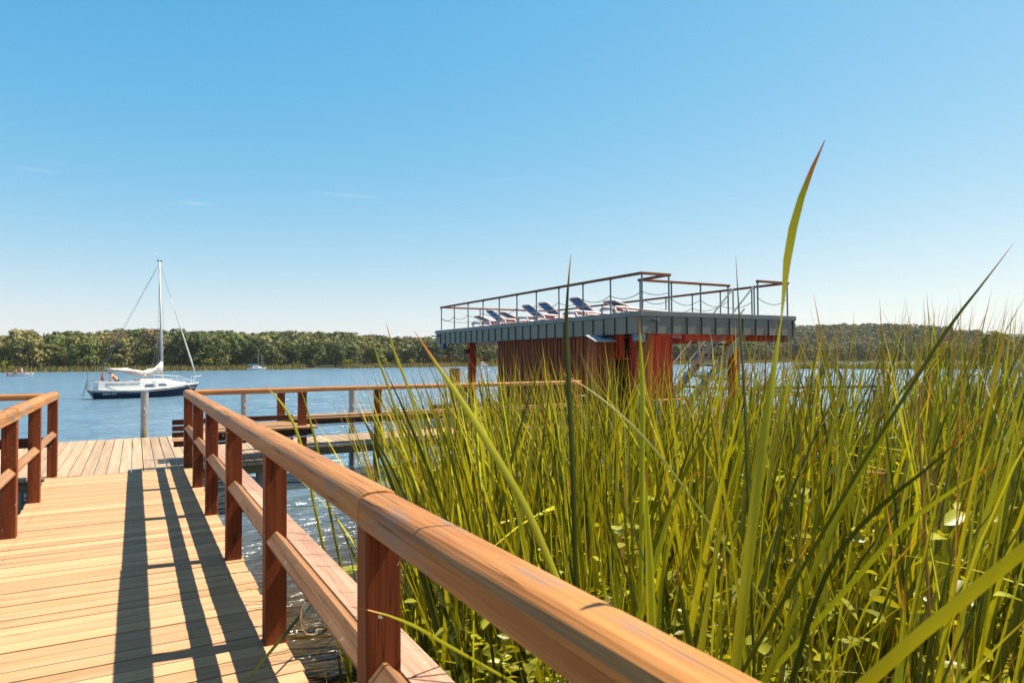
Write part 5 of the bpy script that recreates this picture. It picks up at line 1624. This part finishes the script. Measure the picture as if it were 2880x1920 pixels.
# ------------------------------------------------------------------ single reed leaves that stand out in front
CAMP = Vector((0, 0, 2.2))
def at(px, py, dep):
    d = fwd * 1920 + rgt * (px - 1440) + upv * (960 - py)
    return CAMP + d * (dep / 1920)
def big_leaf(label, pts, width, tint, turn=0.0, twist=0.0, taper=0.30, root=True):
    """pts: (px, py, depth) from tip to foot; turned into a strap through those places"""
    P = [at(*p) for p in pts][::-1]
    if root:
        f = P[0]; d = (P[0] - P[1]).normalized()
        if d.z > -0.4: d = Vector((d.x * 0.3, d.y * 0.3, -1)).normalized()
        P = [f + d * max(0.2, (f.z + 0.05) / -d.z)] + P
    # resample
    cum = [0]
    for a, b in zip(P[:-1], P[1:]): cum.append(cum[-1] + (b - a).length)
    N = 44
    C = []
    for i in range(N + 1):
        s = cum[-1] * i / N
        k = max(0, min(len(P) - 2, next((j for j in range(len(cum) - 1) if s <= cum[j + 1] + 1e-9), len(P) - 2)))
        f = (s - cum[k]) / max(1e-9, cum[k + 1] - cum[k])
        dl = [max(1e-6, cum[j + 1] - cum[j]) for j in range(len(P) - 1)]
        sl = [(P[j + 1] - P[j]) / dl[j] for j in range(len(P) - 1)]
        tan = lambda j: sl[0] if j == 0 else sl[-1] if j == len(P) - 1 else (sl[j - 1] * dl[j] + sl[j] * dl[j - 1]) / (dl[j] + dl[j - 1])
        f2, f3 = f * f, f * f * f
        C.append(P[k] * (2 * f3 - 3 * f2 + 1) + tan(k) * dl[k] * (f3 - 2 * f2 + f) + P[k + 1] * (3 * f2 - 2 * f3) + tan(k + 1) * dl[k] * (f3 - f2))
    vs, ts = [], []
    for i, c in enumerate(C):
        s = i / N
        T = (C[min(N, i + 1)] - C[max(0, i - 1)]).normalized()
        view = (c - CAMP).normalized() if False else Vector((sr, cr, 0))
        flat = T.cross(view).normalized()
        other = T.cross(flat)
        a = turn + (twist * s if twist > 0 else math.pi / (1 + math.exp(-(s + twist) * 24)))
        side = flat * math.cos(a) + other * math.sin(a)
        w = width * 0.5 * min(1, (cum[-1] * (1.004 - s) / taper)) ** 0.8
        nrm = T.cross(side)
        vs += [c - side * w, c - side * w * 0.4 + nrm * w * 0.22, c + side * w * 0.4 + nrm * w * 0.22, c + side * w]
        ts += [min(s, 0.88) if s < 0.975 else 1.0] * 4
    Q = [(i * 4 + k, i * 4 + k + 1, i * 4 + k + 5, i * 4 + k + 4) for i in range(N) for k in range(3)]
    o0 = C[0]
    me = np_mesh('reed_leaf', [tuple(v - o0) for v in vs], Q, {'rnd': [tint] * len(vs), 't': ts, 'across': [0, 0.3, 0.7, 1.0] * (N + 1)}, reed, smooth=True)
    o = bpy.data.objects.new('reed_leaf', me); COL.objects.link(o)
    o.location = o0
    return tag(o, label, 'reed leaf', 'tall reed leaves in the foreground')
LEAVES = [
    ('tallest reed leaf rising high into the sky right of the houseboat, twisted near its top', [(2320, 395, 1.32), (2262, 530, 1.31), (2220, 690, 1.3), (2204, 830, 1.29), (2188, 960, 1.28), (2160, 1150, 1.26), (2125, 1400, 1.24), (2095, 1650, 1.22)], 0.0200, 0.62, 0.0, -0.885, 0.24),
    ('broad reed leaf slanting down from left of the roof terrace across the walkway railing', [(1166, 932, 1.75), (1225, 1020, 1.75), (1290, 1115, 1.74), (1390, 1275, 1.73), (1480, 1430, 1.72), (1570, 1640, 1.7)], 0.021, 0.55, 0.1, 0.5),
    ('thin upright reed leaf whose dark tip stands before the left part of the roof railing', [(1606, 714, 2.1), (1598, 800, 2.1), (1593, 900, 2.1), (1600, 1080, 2.08), (1610, 1300, 2.06), (1618, 1560, 2.04)], 0.018, 0.12, 0.25, 0.3),  # low tint: shaded side of this leaf and the next put into colour
    ('thin upright reed leaf with a reddish tip before the right part of the roof railing', [(2069, 712, 2.3), (2075, 820, 2.3), (2082, 930, 2.29), (2092, 1080, 2.28), (2100, 1300, 2.26)], 0.014, 0.15, 0.3, 0.4),
    ('dark reed leaf slanting right, its tip high against the sky at far right', [(2851, 684, 1.7), (2770, 790, 1.7), (2680, 905, 1.69), (2560, 1090, 1.67), (2440, 1280, 1.65), (2330, 1470, 1.63)], 0.013, 0.2, 0.25, 0.2),
    ('very broad blurred reed leaf crossing the bottom right corner', [(3500, 1000, 1.0), (3200, 1280, 1.0), (2880, 1545, 1.0), (2740, 1660, 1.0), (2580, 1790, 1.0), (2440, 1915, 1.0)], 0.028, 0.66, 0.2, 0.1),
    ('broad bluish dark reed leaf running down from upper right to the bottom centre', [(2760, 1170, 1.3), (2640, 1290, 1.3), (2480, 1420, 1.29), (2354, 1560, 1.28), (2270, 1760, 1.27), (2225, 1930, 1.26)], 0.016, 0.08, 0.3, 0.2),
    ('broad pale green reed leaf with an orange tip standing upright at bottom right', [(2546, 1640, 1.5), (2545, 1700, 1.5), (2538, 1800, 1.5), (2526, 1920, 1.49)], 0.030, 0.85, 0.1, 0.1),
    ('reed leaf with an orange end slanting up to the right in the right reeds', [(2805, 1298, 1.9), (2730, 1345, 1.9), (2640, 1405, 1.9), (2540, 1480, 1.88), (2440, 1590, 1.86)], 0.022, 0.8, 0.3, 0.1),
    ('dead orange reed leaf hanging among green ones at right', [(2588, 1065, 2.0), (2586, 1130, 2.0), (2584, 1200, 2.0), (2590, 1300, 2.0), (2600, 1480, 2.0)], 0.017, 1.0, 0.2, 0.3),
    ('long reed leaf leaning left, crossing the middle of the reeds with a pale upper half', [(1583, 1050, 2.6), (1650, 1090, 2.6), (1740, 1160, 2.58), (1830, 1250, 2.55), (1905, 1345, 2.52), (1980, 1450, 2.5)], 0.015, 0.36, 0.3, 0.6),
    ('bent reed leaf with a pale dry tip folded over, mid reeds', [(1996, 1342, 1.9), (1975, 1322, 1.9), (1935, 1350, 1.9), (1890, 1430, 1.88), (1850, 1560, 1.86)], 0.017, 0.75, 0.2, 0.1),
    ('reed leaf reaching left between railing and post in the foreground', [(972, 1703, 1.95), (1015, 1710, 1.95), (1070, 1723, 1.97), (1150, 1752, 2.05), (1235, 1800, 2.2)], 0.012, 0.5, 0.9, 0.2),
    ('dark reed leaf bent over the middle rail and lying down onto the boardwalk', [(640, 1985, 2.98), (700, 1905, 3.0), (760, 1832, 3.05), (815, 1766, 3.1), (876, 1692, 3.15), (960, 1640, 3.6)], 0.022, 0.2, 0.6, 0.3),
    ('slender reed leaf with its tip against the far wood, left of the houseboat roof', [(1085, 904, 4.2), (1108, 985, 4.2), (1142, 1075, 4.18), (1180, 1200, 4.15), (1215, 1360, 4.1)], 0.019, 0.5, 0.4, 0.3),
    ('slender reed leaf with reddish tip, leftmost against the far wood', [(1041, 930, 4.6), (1060, 1000, 4.6), (1084, 1065, 4.58), (1120, 1180, 4.55), (1160, 1330, 4.5)], 0.018, 0.45, 0.4, 0.3),
    ('lone reed leaf arching left over the bench and short railing', [(736, 1076, 4.6), (770, 1108, 4.6), (800, 1145, 4.6), (835, 1215, 4.6), (856, 1285, 4.6), (880, 1400, 4.6)], 0.019, 0.6, 0.2, 0.4),
    ('lone upright reed leaf just right of the short railing end post', [(842, 1086, 4.8), (858, 1130, 4.8), (874, 1190, 4.8), (890, 1250, 4.8), (906, 1330, 4.8)], 0.018, 0.5, 0.3, 0.3),
    ('stout reed leaf leaning right with an orange flecked side, right reeds above the water', [(2598, 1010, 1.9), (2555, 1090, 1.9), (2500, 1190, 1.88), (2430, 1310, 1.86), (2360, 1440, 1.84), (2290, 1600, 1.82)], 0.024, 0.62, 0.3, 0.2),
    ('upright reed leaf with an orange tip before the corner of the houseboat roof', [(1795, 882, 2.9), (1800, 950, 2.9), (1806, 1060, 2.89), (1808, 1180, 2.88), (1806, 1340, 2.86)], 0.024, 0.7, 0.2, 0.2),
    ('cut off reed leaf stump end at the bottom, right of the handrail', [(1905, 1568, 1.7), (1910, 1640, 1.7), (1928, 1740, 1.7), (1950, 1860, 1.7)], 0.026, 0.3, 0.2, 0.1),
    ('broad bright reed leaf standing upright just above the handrail', [(1822, 1300, 1.7), (1818, 1400, 1.7), (1826, 1560, 1.7), (1832, 1760, 1.7)], 0.024, 0.8, 0.1, 0.2),
]
for L in LEAVES:
    big_leaf(*L)

# unneeded helpers never linger: protos not planted are removed
for k, u in enumerate(used):
    if not u:
        for ch in list(PROTOS[k].children): bpy.data.objects.remove(ch)
        bpy.data.objects.remove(PROTOS[k])

# ------------------------------------------------------------------ summer haze over the lake
hz = bpy.data.materials.new('haze')
hz.use_nodes = True
hz.node_tree.nodes.remove(hz.node_tree.nodes['Principled BSDF'])
pv_ = hz.node_tree.nodes.new('ShaderNodeVolumePrincipled')
pv_.inputs['Color'].default_value = (0.90, 0.95, 1.0, 1)
pv_.inputs['Density'].default_value = 0.00016
pv_.inputs['Anisotropy'].default_value = 0.2
hz.node_tree.links.new(pv_.outputs[0], hz.node_tree.nodes['Material Output'].inputs['Volume'])
mb = MB().box(-1200, 1500, -400, 1600, -3.0, 42.0)
tag(mb.build('haze', hz), kind='stuff')
SC.cycles.volume_bounces = 0
